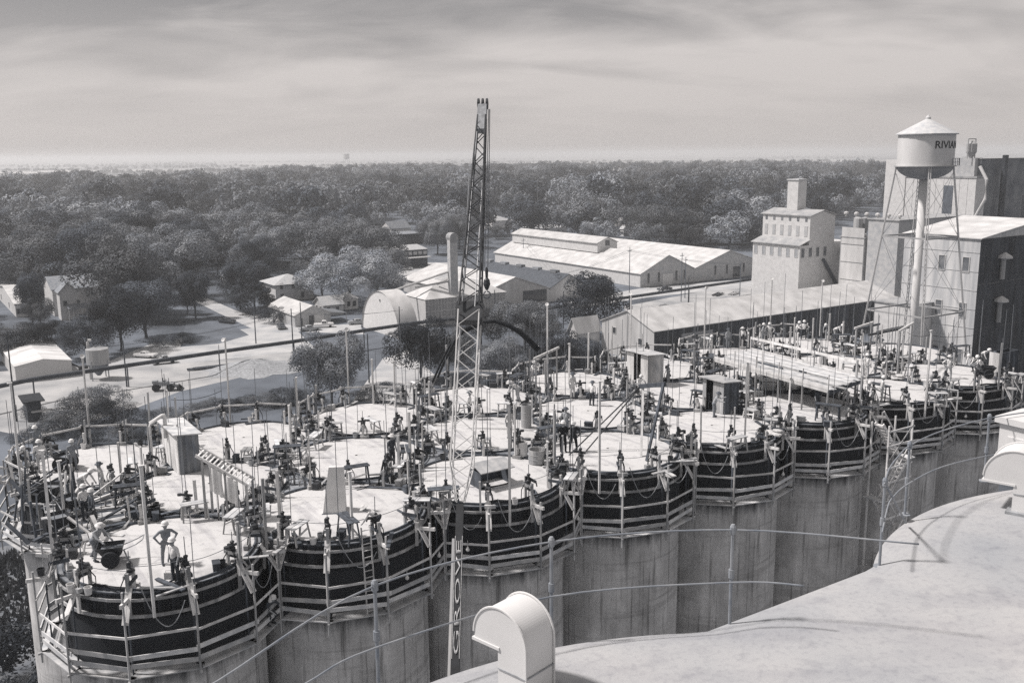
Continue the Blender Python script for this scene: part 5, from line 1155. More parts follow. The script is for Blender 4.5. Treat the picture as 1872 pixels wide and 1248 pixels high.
# pale bent pipe, portal frames, A-frame, derrick, drums
p = dk(278, 853); t0 = und(272, 776, p.y) - p; t1 = und(299, 758, p.y + .3) - p; t2 = und(303, 800, p.y + .3) - p
tag(MB().tube([(0, 0, 0), t0 - Vector((0, 0, .1)), t0 + Vector((.08, 0, .08)), t1 - Vector((.1, 0, .05)), t1, t1 + Vector((.05, 0, -.15)), t2], .11, 10).build('bent_pipe', white_paint, None, p, smooth=True), 'pale bent pipe beside the tall board shed', 'pipe')
for (x0, y0, x1, y1, yt, lab) in ((980, 735, 1018, 712, 656, 'white timber portal frame on the far decks'), (1640, 690, 1662, 672, 606, 'timber portal frame in the clutter by the mill'), (1562, 660, 1590, 648, 600, 'timber portal frame behind the plank bridge')):
    p = dk(x0, y0); q = dk(x1, y1) - p; hp = hgt(p, yt); t = thing('portal_frame', lab, 'frame', p)
    for s in (Vector((0, 0, 0)), Vector((q.x, q.y, 0))): b = MB(); b.box((s.x, s.y, hp / 2), (.12, .12, hp)); b.build('post', timber, t)
    b = MB(); b.bar((-.15, 0, hp), (q.x * 1.1, q.y * 1.1, hp), .12, .16); b.build('beam', timber_pale, t)
for n_, (x0, y0, x1, y1) in enumerate(((1560, 603, 1608, 592), (1588, 612, 1662, 598), (1600, 606, 1650, 596))):
    a_, b__ = unz(x0, y0, DK + 2.4), unz(x1, y1, DK + 2.4); b = MB(); b.bar(a_, b__, .16, .16); tag(b.build('overhead_timber', [timber_dark, iron, timber][n_]), ['dark overhead timber highest in the clutter by the mill', 'long dark overhead beam in the clutter by the mill', 'grey overhead timber in the clutter by the mill'][n_], 'timber')
p = dk(702, 884); b = MB()
for s in (-.3, .3): b.bar((s, 0, 0), (0, .0, 1.25), .07); b.bar((s, .7, 0), (0, .3, 1.25), .07)
b.bar((-.25, 0, .25), (.25, 0, .25), .05); b.bar((0, 0, 1.22), (0, .4, 1.22), .06); tag(b.build('trestle', timber_dark, None, p), 'dark three-cornered trestle behind the white plywood hood', 'trestle')
t = thing('gin_pole', 'slanted timber derrick with stays on the fourth front silo', 'derrick', dk(1182, 842)); o_ = dk(1182, 842)
pt = und(1213, 702, o_.y + 1.2) - o_; pb = und(1176, 700, o_.y + 2.6) - o_; qb = dk(1172, 835) - o_
MB().bar((0, 0, 0), pt, .13).build('leg', timber_dark, t); MB().bar(qb, pb, .13).build('leg', timber_pale, t); MB().bar(pb + Vector((-.2, 0, -.2)), pt + Vector((.1, 0, 0)), .2, .25).build('head_beam', timber_dark, t)
for x_, y_ in ((1040, 832), (1070, 826)): MB().tube([pb, dk(x_, y_) - o_], .04, 6).build('stay', iron, t)
for (x, y, r_, h_, m, lab) in ((953, 832, .36, .85, mat('drum_white', .6, .2, 2), 'open white drum beside the lattice boom deck'), (962, 780, .34, 1.5, tin_grey, 'tall grey cylinder behind the open white drum'), (982, 845, .5, .8, timber, 'round tub with coiled hose beside the white drum')):
    p = dk(x, y); tag(MB().lathe([(r_, 0), (r_, h_ * .33), (r_ * 1.04, h_ * .34), (r_, h_ * .36), (r_, h_ * .66), (r_ * 1.04, h_ * .67), (r_, h_ * .69), (r_, h_), (r_ * .93, h_), (r_ * .93, .1), (.01, .1)], 18).build('drum', m, None, p), lab, 'drum')
for n_, (x, y) in enumerate(((1625, 668), (1640, 690), (1408, 792), (1560, 690))):
    p = dk(x, y); b = MB(); 
    for k in range(7): b.lathe([(.02, 0), (.3, .03), (.36, .1), (.3, .17), (.02, .2)], 8, (.5 * (k % 3) - .5, .34 * (k // 3 % 2), .19 * (k // 5)))
    tag(b.build('sack_pile', mat('sacking', .5, .2, 3), None, p, ANG + n_), 'pile of pale sacks ' + ['in the clutter by the mill', 'beside the timber portal by the mill', 'at the lip of the fifth front silo', 'under the end of the plank bridge'][n_], 'sacks')
# landing in the bay at the open end
t = thing('landing_stage', 'rough plank landing filling the bay at the open end of the deck', 'platform', S0 + U * (-.25 * PU) + V * PV + Vector((0, 0, DK)), ANG)
for k in range(16): b = MB(); b.box((.1 + random.uniform(-.25, .25), -2.9 + k * .37, random.uniform(-.06, .0)), (3.8 - abs(k - 7.5) * .12, .34, .06)); b.build('plank', timber if k % 3 else timber_dark, t)
for x, y in ((-1.6, -2.6), (-1.6, 2.4), (1.2, -2.6), (1.2, 2.4)): b = MB(); b.box((x, y, -1.1), (.2, .2, 2.1)); b.build('post', timber, t)
b = MB(); b.bar((-1.9, -2.6, -2.0), (1.6, -2.6, -2.0), .2); b.bar((-1.9, 2.4, -2.0), (1.6, 2.4, -2.0), .2); b.build('bearer', timber_dark, t)
# heaped lumber and props round the landing
for n_ in range(34):
    q = dk(random.uniform(25, 190), random.uniform(880, 1000)); b = MB(); a = random.uniform(0, 3.14); l_ = random.uniform(.8, 2.4)
    if n_ % 3: b.bar((0, 0, .1), (l_ * math.cos(a), l_ * math.sin(a), random.uniform(.1, 1.3)), random.uniform(.08, .22), .07)
    else: b.bar((0, 0, 0), (.2 * math.cos(a), .2 * math.sin(a), random.uniform(1.0, 2.3)), .11, .08)
    tag(b.build('loose_prop', random.choice((timber, timber_dark, timber_pale, timber_dark)), None, q), 'loose timber propped in the clutter at the open end', 'timber', 'loose timbers at the open end')
# hanging stair between sixth and seventh front silos
p = (CEN[(0, 5)] + CEN[(0, 6)]) / 2 - V * 5.7 - U * 2.1; p.z = 0; t = thing('stair_tower', 'spindly timber stair tower zigzagging down between two front silos', 'stair', p, ANG)
for x in (-1.25, 1.25):
    for y in (-.65, .65): b = MB(); b.box((x, y, DK / 2), (.1, .1, DK)); b.build('post', timber_pale, t)
stair_m = mat('sunlit_lumber', .7, .15, 3, obrand=.15); z = DK - .1; k = 0  # extra-pale lumber, sunlight on the stair put into the colour
while z > 1.5:
    s = 1 if k % 2 else -1; y = -.36 if k % 2 else .3
    p0 = Vector((s * 1.0, y, z)); p1 = Vector((-s * 1.0, y, z - 2.5))
    for e_ in (-.3, .3): b = MB(); b.bar(p0 + Vector((0, e_, 0)), p1 + Vector((0, e_, 0)), .06, .2); b.build('stringer', stair_m, t)
    for q in range(10): c_ = p0.lerp(p1, (q + .5) / 10); MB().box(c_, (.3, .66, .05)).build('tread', stair_m, t)
    b = MB(); b.bar(p0 + Vector((0, -.3, .9)), p1 + Vector((0, -.3, .9)), .05, .1); b.build('handrail', stair_m, t)
    MB().box((-s * 1.3, 0, z - 2.52), (.7, 1.5, .06)).build('landing', plank_m, t)
    b = MB(); b.bar((-1.25, -.7, z - 2.4), (1.25, -.7, z - .2), .05, .08); b.build('brace', timber, t)
    for zz_ in (z - .3, z - 1.3): b = MB(); b.bar((-1.4, -.7, zz_), (1.4, -.7, zz_), .05, .11); b.build('rail', stair_m, t)
    z -= 2.5; k += 1
A_, B_ = unz(1543, 752, DK + .1), unz(1622, 737, DK + .1)
b = MB(); b.bar(A_, B_, .55, .07); b.bar(A_ + V * .6, B_ + V * .6, .5, .07); tag(b.build('gangplank', plank_m), 'pale gangplank at the head of the stair tower', 'gangplank')
# ------------------------------------------------------------------ concrete buggies
def make_buggy():
    t = thing('concrete_buggy', 'x', 'buggy', (0, 0, -40))
    b = MB(); b.add([(-.38, -.5, .75), (.38, -.5, .75), (.38, .45, .75), (-.38, .45, .75), (-.26, -.25, .32), (.26, -.25, .32), (.26, .3, .32), (-.26, .3, .32)], [(4, 5, 6, 7)[::-1], (0, 1, 5, 4)[::-1], (1, 2, 6, 5)[::-1], (2, 3, 7, 6)[::-1], (3, 0, 4, 7)[::-1]])
    b.box((-.385, -.02, .75), (.03, .98, .05)); b.box((.385, -.02, .75), (.03, .98, .05)); b.box((0, -.5, .75), (.8, .03, .05)); b.box((0, .46, .75), (.8, .03, .05)); b.build('tub', iron, t)
    MB().box((0, 0, .6), (.66, .78, .05)).build('wet_concrete', mat('wet_mix', .2, .3, 4, bump=.4), t)
    for s in (-1, 1):
        ax = (Vector((0, 1, 0)), Vector((0, 0, 1)), Vector((1, 0, 0)))
        w = MB().lathe([(.2, -.07), (.31, -.08), (.345, 0), (.31, .08), (.2, .07)], 20, (s * .5, 0, .345), axis=ax).build('wheel', black, t)
        r = MB(); r.lathe([(.03, -.06), (.06, -.04), (.06, .04), (.03, .06)], 8, (s * .5, 0, .345), axis=ax)
        for a in range(8): r.bar((s * .5, 0, .345), (s * .5, .2 * math.cos(a * .785), .345 + .2 * math.sin(a * .785)), .03)
        r.build('rim', steel, w)
    b = MB(); b.tube([(-.3, .45, .62), (-.3, .95, .8), (-.25, 1.2, .95), (.25, 1.2, .95), (.3, .95, .8), (.3, .45, .62)], .022, 6); b.bar((0, .45, .5), (0, .6, .02), .05); b.build('handle', steel, t); return t
bg0 = make_buggy()
for n_, (x, y, rz, lab) in enumerate([(121, 858, 1.2, 'concrete buggy at the back left with big rubber tyre'), (206, 1030, -1.3, 'concrete buggy on the first front silo deck'), (132, 938, 1.0, 'concrete buggy crowded into the left landing'), (110, 972, .7, 'concrete buggy nearest the left deck corner'), (1803, 690, 1.4, 'concrete buggy ringed by workers at the right end'), (95, 915, 1.5, 'concrete buggy on the landing behind two others')]):
    q = dk(x, y); q.z = DK + (.1 if n_ != 2 else .1); r = bg0 if n_ == 0 else dup(bg0, q, rz, lab, 'concrete buggies'); r.location = q; r.rotation_euler.z = rz; r['label'] = lab; r['group'] = 'concrete buggies'; r.scale = (1.12,) * 3
# bits of formwork standing about: short planks on trestles, ladders
for n_, (x, yb, x1, yt) in enumerate(((605, 1090, 612, 960), (1575, 700, 1580, 650))):
    p = dk(x, yb if n_ else 985); p = p if n_ else pol(CEN[(0, 1)], 262, RO + .3, DK); b = MB()
    z0, z1 = (-3.4, .8) if n_ == 0 else (0, 2.2)
    for s in (-.22, .22): b.bar((s, -.3, z0), (s, 0, z1), .05, .08)
    for k in range(13 if n_ == 0 else 7): zz_ = z0 + .2 + k * .32; b.bar((-.22, -.3 + .3 * (zz_ - z0) / (z1 - z0), zz_), (.22, -.3 + .3 * (zz_ - z0) / (z1 - z0), zz_), .035)
    tag(b.build('ladder', timber_pale, None, p, ANG), ['wooden ladder down the outside of the second front silo', 'short wooden ladder leaning near the plank bridge'][n_], 'ladder')
# reinforcing bundles and hoses on the deck seams
for n_ in range(46):
    p, j, i, k, tg = random.choice(YOKES); q, j2, i2, k2, tg2 = min((y for y in YOKES if (y[0] - p).length > 1.2), key=lambda y: (y[0] - p).length + random.random())
    P = [p.lerp(q, s) + Vector((random.uniform(-.15, .15), random.uniform(-.15, .15), .16)) for s in np.linspace(0, 1, 5)]
    tag(MB().tube(P, random.choice((.03, .045, .06)), 6).build('deck_hose', random.choice((black, black, timber_dark, steel))), 'hose lying between jacks on the ' + silo_phrase(j, i), 'hose', 'hoses on the deck')
# light bulb lines on posts
for n_, (pa, pb_) in enumerate((((312, 730), (405, 714)), ((1658, 607), (1700, 612)), ((1700, 612), (1790, 610)), ((1790, 610), (1846, 630)))):
    a_, b__ = und(*pa, 62 if n_ == 0 else 80), und(*pb_, 62 if n_ == 0 else 80)
    P = sag(a_, b__, .25, 8); o = MB().tube(P, .02, 5).build('lamp_wire', black); tag(o, ['slack dark lamp wire above the first back silos', 'lamp wire from the clutter to the tall post by the mill', 'lamp wire across the pale mill wall', 'lamp wire drooping at the right end of the deck'][n_], 'wire')
# ================================================================== people
def person_mesh(pose, seed=0):
    V3 = Vector; S = []                              # (p, q, r0, r1, material)
    lean, armL, armR, legL, legR, bow = pose          # lean forward (rad); arms/legs: joint targets relative to shoulder/hip
    R_ = Matrix.Rotation(lean, 3, 'X')                # figure faces -Y; leaning tips it forward
    hip = V3((0, .0 + .12 * math.sin(lean), .95 - bow)); up3 = lambda x, y, z: hip + R_ @ V3((x, y, z))
    SK, SH, TR, BO = 0, 1, 2, 3
    S.append((hip + V3((-.08, 0, -.02)), hip + V3((.08, 0, -.02)), .125, .125, TR)); S.append((up3(0, 0, .06), up3(0, -.01, .22), .125, .13, SH)); S.append((up3(-.05, -.01, .24), up3(-.08, 0, .40), .12, .1, SH)); S.append((up3(.05, -.01, .24), up3(.08, 0, .40), .12, .1, SH))
    S.append((up3(-.15, 0, .47), up3(.15, 0, .47), .07, .07, SH)); S.append((up3(0, 0, .5), up3(0, -.02, .62), .058, .055, SK))
    H2 = Matrix.Rotation(lean * .55, 3, 'X'); hb = up3(0, -.02, .62); hd = lambda x, y, z: hb + H2 @ V3((x, y, z))
    S.append((hd(0, -.01, .03), hd(0, -.02, .03), .075, .075, SK)); S.append((hd(0, 0, .09), hd(0, 0, .13), .098, .1, SK)); S.append((hd(0, -.1, .085), hd(0, -.118, .065), .016, .02, SK)); S.append((hd(0, -.075, -.01), hd(0, -.08, -.02), .03, .03, SK))
    for s in (-1, 1): S.append((hd(s * .1, .01, .1), hd(s * .105, .01, .06), .02, .014, SK)); S.append((hd(s * .035, -.09, .105), hd(s * .04, -.09, .107), .012, .012, SK))
    for s, (el, wr) in ((-1, armL), (1, armR)):
        sh = up3(s * .2, 0, .46); e = sh + V3(el); w = e + V3(wr); S.append((sh, e, .06, .046, SH)); S.append((e, w, .045, .033, SH if seed % 2 else SK))
        d = (w - e).normalized(); pm = w + d * .075; S.append((w, pm, .032, .036, SK)); sd = d.cross(V3((0, 0, 1)));
        if sd.length < .2: sd = d.cross(V3((0, 1, 0)))
        sd.normalize(); cl = (d * .5 + V3((0, -.3, -.55))).normalized()
        for k, ln in enumerate((.065, .075, .07, .055)): b0 = pm + sd * (.017 * (k - 1.5) * 1.3); m_ = b0 + d * (ln * .55); S.append((b0, m_, .0105, .01, SK)); S.append((m_, m_ + cl * (ln * .55), .01, .0085, SK))
        t0 = w + d * .03 - sd * .03 * s; S.append((t0, t0 - sd * (.035 * s) + d * .045, .012, .01, SK))
    for s, (kn, an) in ((-1, legL), (1, legR)):
        hp = hip + V3((s * .095, 0, -.05)); k_ = hp + V3(kn); a_ = k_ + V3(an); S.append((hp, k_, .098, .07, TR)); S.append((k_, a_, .07, .05, TR)); S.append((a_ + V3((0, .04, -.045)), a_ + V3((0, -.15, -.055)), .046, .04, BO))
    mn = min(min(a.z - r0, b.z - r1) for a, b, r0, r1, m in S)
    b = MB()
    for (p, q, r0, r1, m) in S:
        d = (q - p); L_ = d.length; d = d.normalized() if L_ > 1e-5 else V3((0, 0, 1)); x = d.cross(V3((.3, .1, 1))).normalized(); y = d.cross(x); big = r0 > .03; n_ = 10 if big else 6
        pr = [(r0 * math.sin(a), -r0 * math.cos(a)) for a in ((.3, .9, 1.57) if big else (.5, 1.57))] + [(r1 * math.sin(a), L_ + r1 * math.cos(a)) for a in ((1.57, .9, .3) if big else (1.57, .5))]
        b.lathe(pr, n_, p - V3((0, 0, mn)), axis=(x, y, d))
    me = b.mesh('body', skin); o = bpy.data.objects.new('tmp', me); COL.objects.link(o)
    rm = o.modifiers.new('r', 'REMESH'); rm.mode = 'VOXEL'; rm.voxel_size = .0155; rm.use_smooth_shade = True
    dc = o.modifiers.new('d', 'DECIMATE'); dc.ratio = .3
    out_ = bpy.data.meshes.new_from_object(o.evaluated_get(bpy.context.evaluated_depsgraph_get())); bpy.data.objects.remove(o)
    # material of every face from the nearest limb
    n_ = len(out_.polygons); C_ = np.empty(n_ * 3); out_.polygons.foreach_get('center', C_); C_ = C_.reshape(-1, 3) + [0, 0, mn]; best = np.full(n_, 9.0); idx = np.zeros(n_, np.int32)
    for (p, q, r0, r1, m) in S:
        P_, Q_ = np.array(p), np.array(q); D_ = Q_ - P_; tt = np.clip(((C_ - P_) @ D_) / max(D_ @ D_, 1e-9), 0, 1); ds = np.linalg.norm(C_ - P_ - tt[:, None] * D_, axis=1) - (r0 + (r1 - r0) * tt)
        k = ds < best - .001; best[k] = ds[k]; idx[k] = m
    while len(out_.materials) > 1: out_.materials.pop()
    out_.polygons.foreach_set('material_index', idx); out_.polygons.foreach_set('use_smooth', [True] * n_)
    return out_, hd(0, 0, .14) - V3((0, 0, mn)), lean * .55
st = ((-.02, -.02, -.42), (.01, .0, -.42))
POSE = {
    'stand': (.04, ((-.06, .03, -.28), (.0, -.06, -.25)), ((.07, .02, -.28), (-.02, -.08, -.25)), st, ((.04, -.02, -.42), (.01, .02, -.42))),
    'hips': (.0, ((-.2, .05, -.22), (.12, -.05, -.2)), ((.2, .05, -.22), (-.12, -.05, -.2)), ((-.06, -.01, -.42), (-.02, 0, -.42)), ((.07, -.03, -.41), (.02, .03, -.42))),
    'walk': (.1, ((-.05, .12, -.26), (.0, -.02, -.26)), ((.05, -.12, -.26), (.0, -.14, -.22)), ((-.0, -.2, -.38), (0, .05, -.42)), ((.0, .14, -.4), (0, .2, -.37))),
    'bend': (1.0, ((-.05, -.1, -.27), (.06, -.1, -.23)), ((.05, -.12, -.26), (-.04, -.14, -.22)), ((-.05, -.08, -.41), (0, .12, -.4)), ((.05, -.1, -.4), (0, .14, -.4))),
    'push': (.5, ((-.04, -.16, -.23), (.03, -.2, -.14)), ((.04, -.16, -.23), (-.03, -.2, -.14)), ((-.02, -.16, -.39), (0, .1, -.41)), ((.03, .1, -.41), (0, .22, -.36))),
    'reach': (.35, ((-.1, -.2, -.18), (.05, -.22, -.04)), ((.1, -.2, -.15), (-.03, -.2, .1)), st, ((.06, -.06, -.41), (.0, .06, -.42))),
    'crouch': (.55, ((-.08, -.18, -.2), (.05, -.18, -.12)), ((.08, -.18, -.2), (-.05, -.18, -.12)), ((-.1, -.36, -.2), (.02, .16, -.38)), ((.1, -.3, -.28), (0, .22, -.35)))}
BODY = {k: person_mesh(v + ((.16 if k == 'crouch' else .02 if k == 'stand' else .0),), n_) for n_, (k, v) in enumerate(POSE.items())}
cloth = lambda n_, v: mat(n_, v, .2, 6, rough=.9)
OUT = {'white_dark': ('shirt_white', .66, 'trouser_dark', .05), 'white_pale': ('shirt_white', .66, 'trouser_khaki', .42), 'dark': ('shirt_dark', .07, 'trouser_dark', .05), 'plaid': ('shirt_mid', .22, 'trouser_grey', .2), 'overall': ('denim_pale', .52, 'denim_pale', .52), 'suit': ('suit_black', .022, 'suit_black', .022), 'grey': ('shirt_grey', .33, 'trouser_grey', .2)}
boot = cloth('boot', .05); CACHE = {}
hel = MB().lathe([(.148, -.01), (.15, 0), (.128, .008), (.127, .06), (.105, .115), (.06, .15), (.005, .16)], 16).mesh('helmet', mat('helmet_white', .7, .08, 5, rough=.4, spec=.4), True)
hat = MB().lathe([(.19, -.005), (.195, .005), (.115, .012), (.11, .1), (.08, .125), (.005, .115)], 16).mesh('hat', cloth('felt_hat', .1), True)
straw = MB().lathe([(.2, -.01), (.2, 0), (.11, .012), (.105, .1), (.06, .125), (.005, .125)], 16).mesh('hat', cloth('straw_hat', .55), True)
def person(x, y, pose, outfit, rz, label, head='helmet', p=None, dz=0.0):
    k = (pose, outfit)
    if k not in CACHE:
        me = BODY[pose][0].copy(); o_ = OUT[outfit]
        for m in (cloth(o_[0], o_[1]), cloth(o_[2], o_[3]), boot): me.materials.append(m)
        CACHE[k] = me
    q = p or unz(x, y, DK + .1 + dz); t = thing('person', label, 'person', q, rz, 'workers on the deck'); s = random.uniform(.97, 1.05); t.scale = (s * 1.14, s * 1.14, s)
    link('body', CACHE[k], t); hp = BODY[pose][1]; o = link('helmet' if head == 'helmet' else 'hat', {'helmet': hel, 'hat': hat, 'straw': straw}[head], t, hp); o.rotation_euler.x = BODY[pose][2]; return t
PP = [(322, 1062, 'stand', 'white_dark', -.6, 'worker in white shirt and dark trousers on the first front silo', 'helmet'), (307, 1030, 'hips', 'plaid', .5, 'worker in dark plaid shirt just behind the white-shirted one', 'helmet'),
    (178, 1024, 'push', 'grey', 1.2, 'worker in grey bent over the buggy on the first front silo', 'straw'), (188, 906, 'stand', 'overall', -1.0, 'worker in pale overalls alone near the landing', 'hat'),
    (135, 860, 'stand', 'plaid', .9, 'worker in plaid shirt beside the back left buggy', 'helmet'), (156, 950, 'stand', 'white_dark', 1.2, 'worker in white shirt among the landing buggies', 'helmet'),
    (171, 962, 'hips', 'dark', 2.2, 'worker in dark shirt with white helmet at the landing', 'helmet'), (152, 905, 'bend', 'white_pale', 1.4, 'worker in white bending beside the landing', 'helmet'),
    (76, 862, 'stand', 'white_pale', .6, 'worker in white shirt at the back left corner', 'helmet'), (36, 858, 'bend', 'white_dark', 1.0, 'worker stooping at the far left edge', 'helmet'), (69, 832, 'stand', 'plaid', .2, 'worker in plaid standing highest at the back left', 'helmet'),
    (689, 978, 'bend', 'white_dark', -1.5, 'worker in white shirt bending at the lip of the second front silo', 'straw'), (717, 852, 'stand', 'dark', 1.0, 'man in dark clothes standing behind the trestle', 'straw'),
    (1029, 826, 'stand', 'suit', .3, 'man in black suit with hand at side, the left of two', 'helmet'), (1048, 826, 'hips', 'suit', -.2, 'man in black suit with white helmet, the right of two', 'helmet'), (1034, 795, 'stand', 'grey', 2.8, 'worker in grey behind the two suited men', 'hat'),
    (931, 800, 'stand', 'overall', .8, 'worker in pale overalls beside the tall grey cylinder', 'hat'), (858, 765, 'stand', 'white_dark', 1.4, 'worker in white behind the lattice boom', 'hat'), (945, 733, 'bend', 'white_pale', -1.2, 'worker in white stooping left of the portal frame', 'straw'),
    (972, 700, 'reach', 'white_pale', 1.0, 'worker in white reaching up behind the portal frame', 'helmet'), (1082, 742, 'stand', 'white_dark', 2.4, 'worker in white shirt on the far middle decks', 'hat'), (1046, 728, 'stand', 'overall', .7, 'worker in pale clothes near the white shirt on the far decks', 'hat'),
    (1167, 720, 'crouch', 'white_pale', .4, 'worker crouched before the open shed doorway', 'helmet'), (1306, 762, 'reach', 'grey', 1.2, 'worker before the shed under the plank bridge', 'hat'),
    (1299, 650, 'stand', 'overall', 1.0, 'worker in pale clothes at the head of the plank bridge', 'helmet'), (1357, 633, 'stand', 'white_dark', -.8, 'worker at the back rail in front of the long shed', 'straw'), (1330, 636, 'stand', 'grey', .6, 'worker in grey leaning at the back rail', 'hat'),
    (1394, 626, 'stand', 'grey', 1.2, 'worker with white helmet, left of a pair by the long shed', 'helmet'), (1406, 626, 'hips', 'white_pale', -.5, 'worker with white helmet, right of a pair by the long shed', 'helmet'), (1455, 622, 'reach', 'white_pale', 1.0, 'pale worker, left of the two tallest on the skyline', 'helmet'), (1469, 620, 'hips', 'white_dark', 2.9, 'worker seen from behind, right of the two tallest on the skyline', 'helmet'),
    (1513, 618, 'bend', 'grey', -.7, 'worker stooping at the far end of the back row', 'helmet'), (1527, 620, 'bend', 'white_pale', 1.1, 'worker in white stooping beside the far end rail', 'helmet'),
    (1733, 692, 'hips', 'white_pale', 2.8, 'big worker in white shirt seen from behind at the right end', 'straw'), (1779, 680, 'bend', 'white_dark', -1.2, 'worker leaning over the right end buggy from the left', 'helmet'), (1793, 690, 'push', 'white_dark', -1.9, 'worker in white shirt and dark trousers at the right end buggy', 'helmet'), (1796, 668, 'bend', 'white_pale', .3, 'worker in white behind the right end buggy', 'helmet'), (1815, 684, 'stand', 'white_dark', 1.8, 'worker in white shirt right of the right end buggy', 'hat'),
    (1583, 690, 'stand', 'white_pale', 2.5, 'worker in white helmet at the end of the plank bridge', 'helmet'), (1611, 735, 'stand', 'white_pale', 1.2, 'worker in white standing above the stair tower', 'helmet'), (1582, 742, 'reach', 'white_dark', .5, 'worker in white reaching beside the stair head', 'helmet'), (1545, 742, 'bend', 'white_pale', -.8, 'worker bending under the plank bridge end', 'helmet'), (1494, 752, 'stand', 'dark', .6, 'dark figure standing in the shade of the plank bridge', 'hat'), (1640, 668, 'stand', 'grey', .9, 'worker in grey amid the clutter by the mill', 'hat'), (1610, 660, 'stand', 'white_dark', -.6, 'worker in white amid the clutter by the mill', 'hat')]
for (x, y, ps, of, rz, lb, hd_) in PP: person(x, y, ps, of, rz, lb, hd_)
tag(MB().box((0, 0, .2), (.36, .1, .3)).tube([(-.12, 0, .34), (-.1, 0, .45), (.1, 0, .45), (.12, 0, .34)], .015, 5).build('kit_bag', timber_pale, None, unz(309, 1060, DK + .1)), 'small pale bag at the white-shirted worker on the first front silo', 'bag')
q = pol(CEN[(0, 0)], 318, RS - .35, DK - 3.3); person(0, 0, 'crouch', 'dark', 1.0, 'finisher in white helmet crouched on the hung scaffold', 'helmet', p=q)
# ================================================================== vehicles
def loft(secs):                                       # secs: list of rings of equal length
    n_ = len(secs[0]); b = MB(); b.add([q for s in secs for q in s], [(i * n_ + k, i * n_ + (k + 1) % n_, (i + 1) * n_ + (k + 1) % n_, (i + 1) * n_ + k) for i in range(len(secs) - 1) for k in range(n_)] + [tuple(range(n_ - 1, -1, -1)), tuple((len(secs) - 1) * n_ + k for k in range(n_))]); return b
def ring(y, w, z0, z1, r=.12): return [(-w, y, z0), (-w - .02, y, (z0 + z1) / 2), (-w + r * .4, y, z1 - r * .3), (-w + r, y, z1), (w - r, y, z1), (w - r * .4, y, z1 - r * .3), (w + .02, y, (z0 + z1) / 2), (w, y, z0)]
def vehicle(kind, label, p, rz, paint):
    t = thing({'sedan': 'parked_car', 'pickup': 'pickup_truck', 'wagon': 'panel_wagon'}[kind], label, {'sedan': 'car', 'pickup': 'truck', 'wagon': 'van'}[kind], p, rz)
    if kind == 'sedan': prof = [(-2.6, .78, .5, .78), (-2.5, .9, .38, .9), (-1.2, .95, .34, .97), (.4, .97, .34, .99), (1.6, .95, .34, .98), (2.5, .9, .4, .93), (2.65, .8, .5, .85)]; cab = [(-.95, .62, .97, 1.0), (-.45, .72, .97, 1.38), (.1, .74, .98, 1.45), (.8, .72, .98, 1.42), (1.5, .64, .97, 1.0)]
    elif kind == 'pickup': prof = [(-2.5, .75, .6, .95), (-2.4, .85, .45, 1.12), (-1.0, .9, .45, 1.2), (.4, .92, .45, 1.15), (.45, .92, .45, 1.05), (2.4, .92, .5, 1.05), (2.45, .9, .55, 1.0)]; cab = [(-1.0, .7, 1.15, 1.2), (-.65, .78, 1.15, 1.75), (.1, .8, 1.1, 1.82), (.4, .76, 1.1, 1.7), (.5, .74, 1.1, 1.2)]
    else: prof = [(-2.5, .8, .55, .9), (-2.4, .9, .42, 1.05), (-1.2, .95, .4, 1.12), (2.4, .95, .4, 1.1), (2.5, .92, .5, 1.05)]; cab = [(-1.25, .75, 1.1, 1.15), (-.85, .82, 1.1, 1.72), (.5, .85, 1.1, 1.82), (2.3, .83, 1.1, 1.78), (2.45, .8, 1.08, 1.3)]
    loft([ring(*s) for s in prof]).build('body', paint, t, smooth=False); loft([ring(*s, r=.2) for s in cab]).build('cabin', paint, t)
    y0, y1 = cab[1][0], cab[-2][0]; zb_ = cab[2][2] + .1; zt_ = cab[2][3] - .12; w_ = cab[2][1] + .03
    for s in (-1, 1):
        for a_, b__ in ((y0 + .05, (y0 + y1) / 2 - .06), ((y0 + y1) / 2 + .06, y1 - .05)): MB().box((s * w_, (a_ + b__) / 2, (zb_ + zt_) / 2), (.02, b__ - a_, zt_ - zb_)).build('window', glass, t)
    b = MB(); b.add([(-.58, cab[0][0] + .12, zb_ - .02), (.58, cab[0][0] + .12, zb_ - .02), (.56, cab[1][0] - .06, zt_), (-.56, cab[1][0] - .06, zt_)], [(0, 1, 2, 3)]); b.extr([(-.58, cab[-1][0] - .1, zb_), (.58, cab[-1][0] - .1, zb_), (.54, cab[-2][0] + .08, zt_), (-.54, cab[-2][0] + .08, zt_)], (0, .03, .01)); b.build('windscreen', glass, t)
    for y in (prof[0][0] + .85, prof[-1][0] - 1.0):
        for s in (-1, 1):
            ax = (Vector((0, 1, 0)), Vector((0, 0, 1)), Vector((1, 0, 0))); w = MB().lathe([(.2, -.1), (.33, -.1), (.36, 0), (.33, .1), (.2, .1)], 16, (s * .84, y, .36), axis=ax).build('wheel', black, t); MB().lathe([(.01, .0), (.19, .03)], 12, (s * .84 + s * .1, y, .36), axis=ax).build('hubcap', steel, w)
    for s in (-1, 1): MB().lathe([(.1, 0), (.1, .06), (.02, .08)], 10, (s * .62, prof[0][0] - .01, prof[1][3] - .22), axis=(Vector((1, 0, 0)), Vector((0, 0, 1)), Vector((0, -1, 0)))).build('headlight', steel, t)
    MB().box((0, prof[0][0] - .05, .5), (1.6, .1, .14)).build('bumper', steel, t); MB().box((0, prof[-1][0] + .04, .52), (1.6, .1, .14)).build('bumper', steel, t); return t
cw = mat('car_white', .68, .03, 1, rough=.25, spec=.6); cdk = mat('car_dark', .05, .1, 1, rough=.25, spec=.6); cgr = mat('car_grey', .3, .05, 1, rough=.3, spec=.6)
g = lambda x, y: unz(x, y, .03)
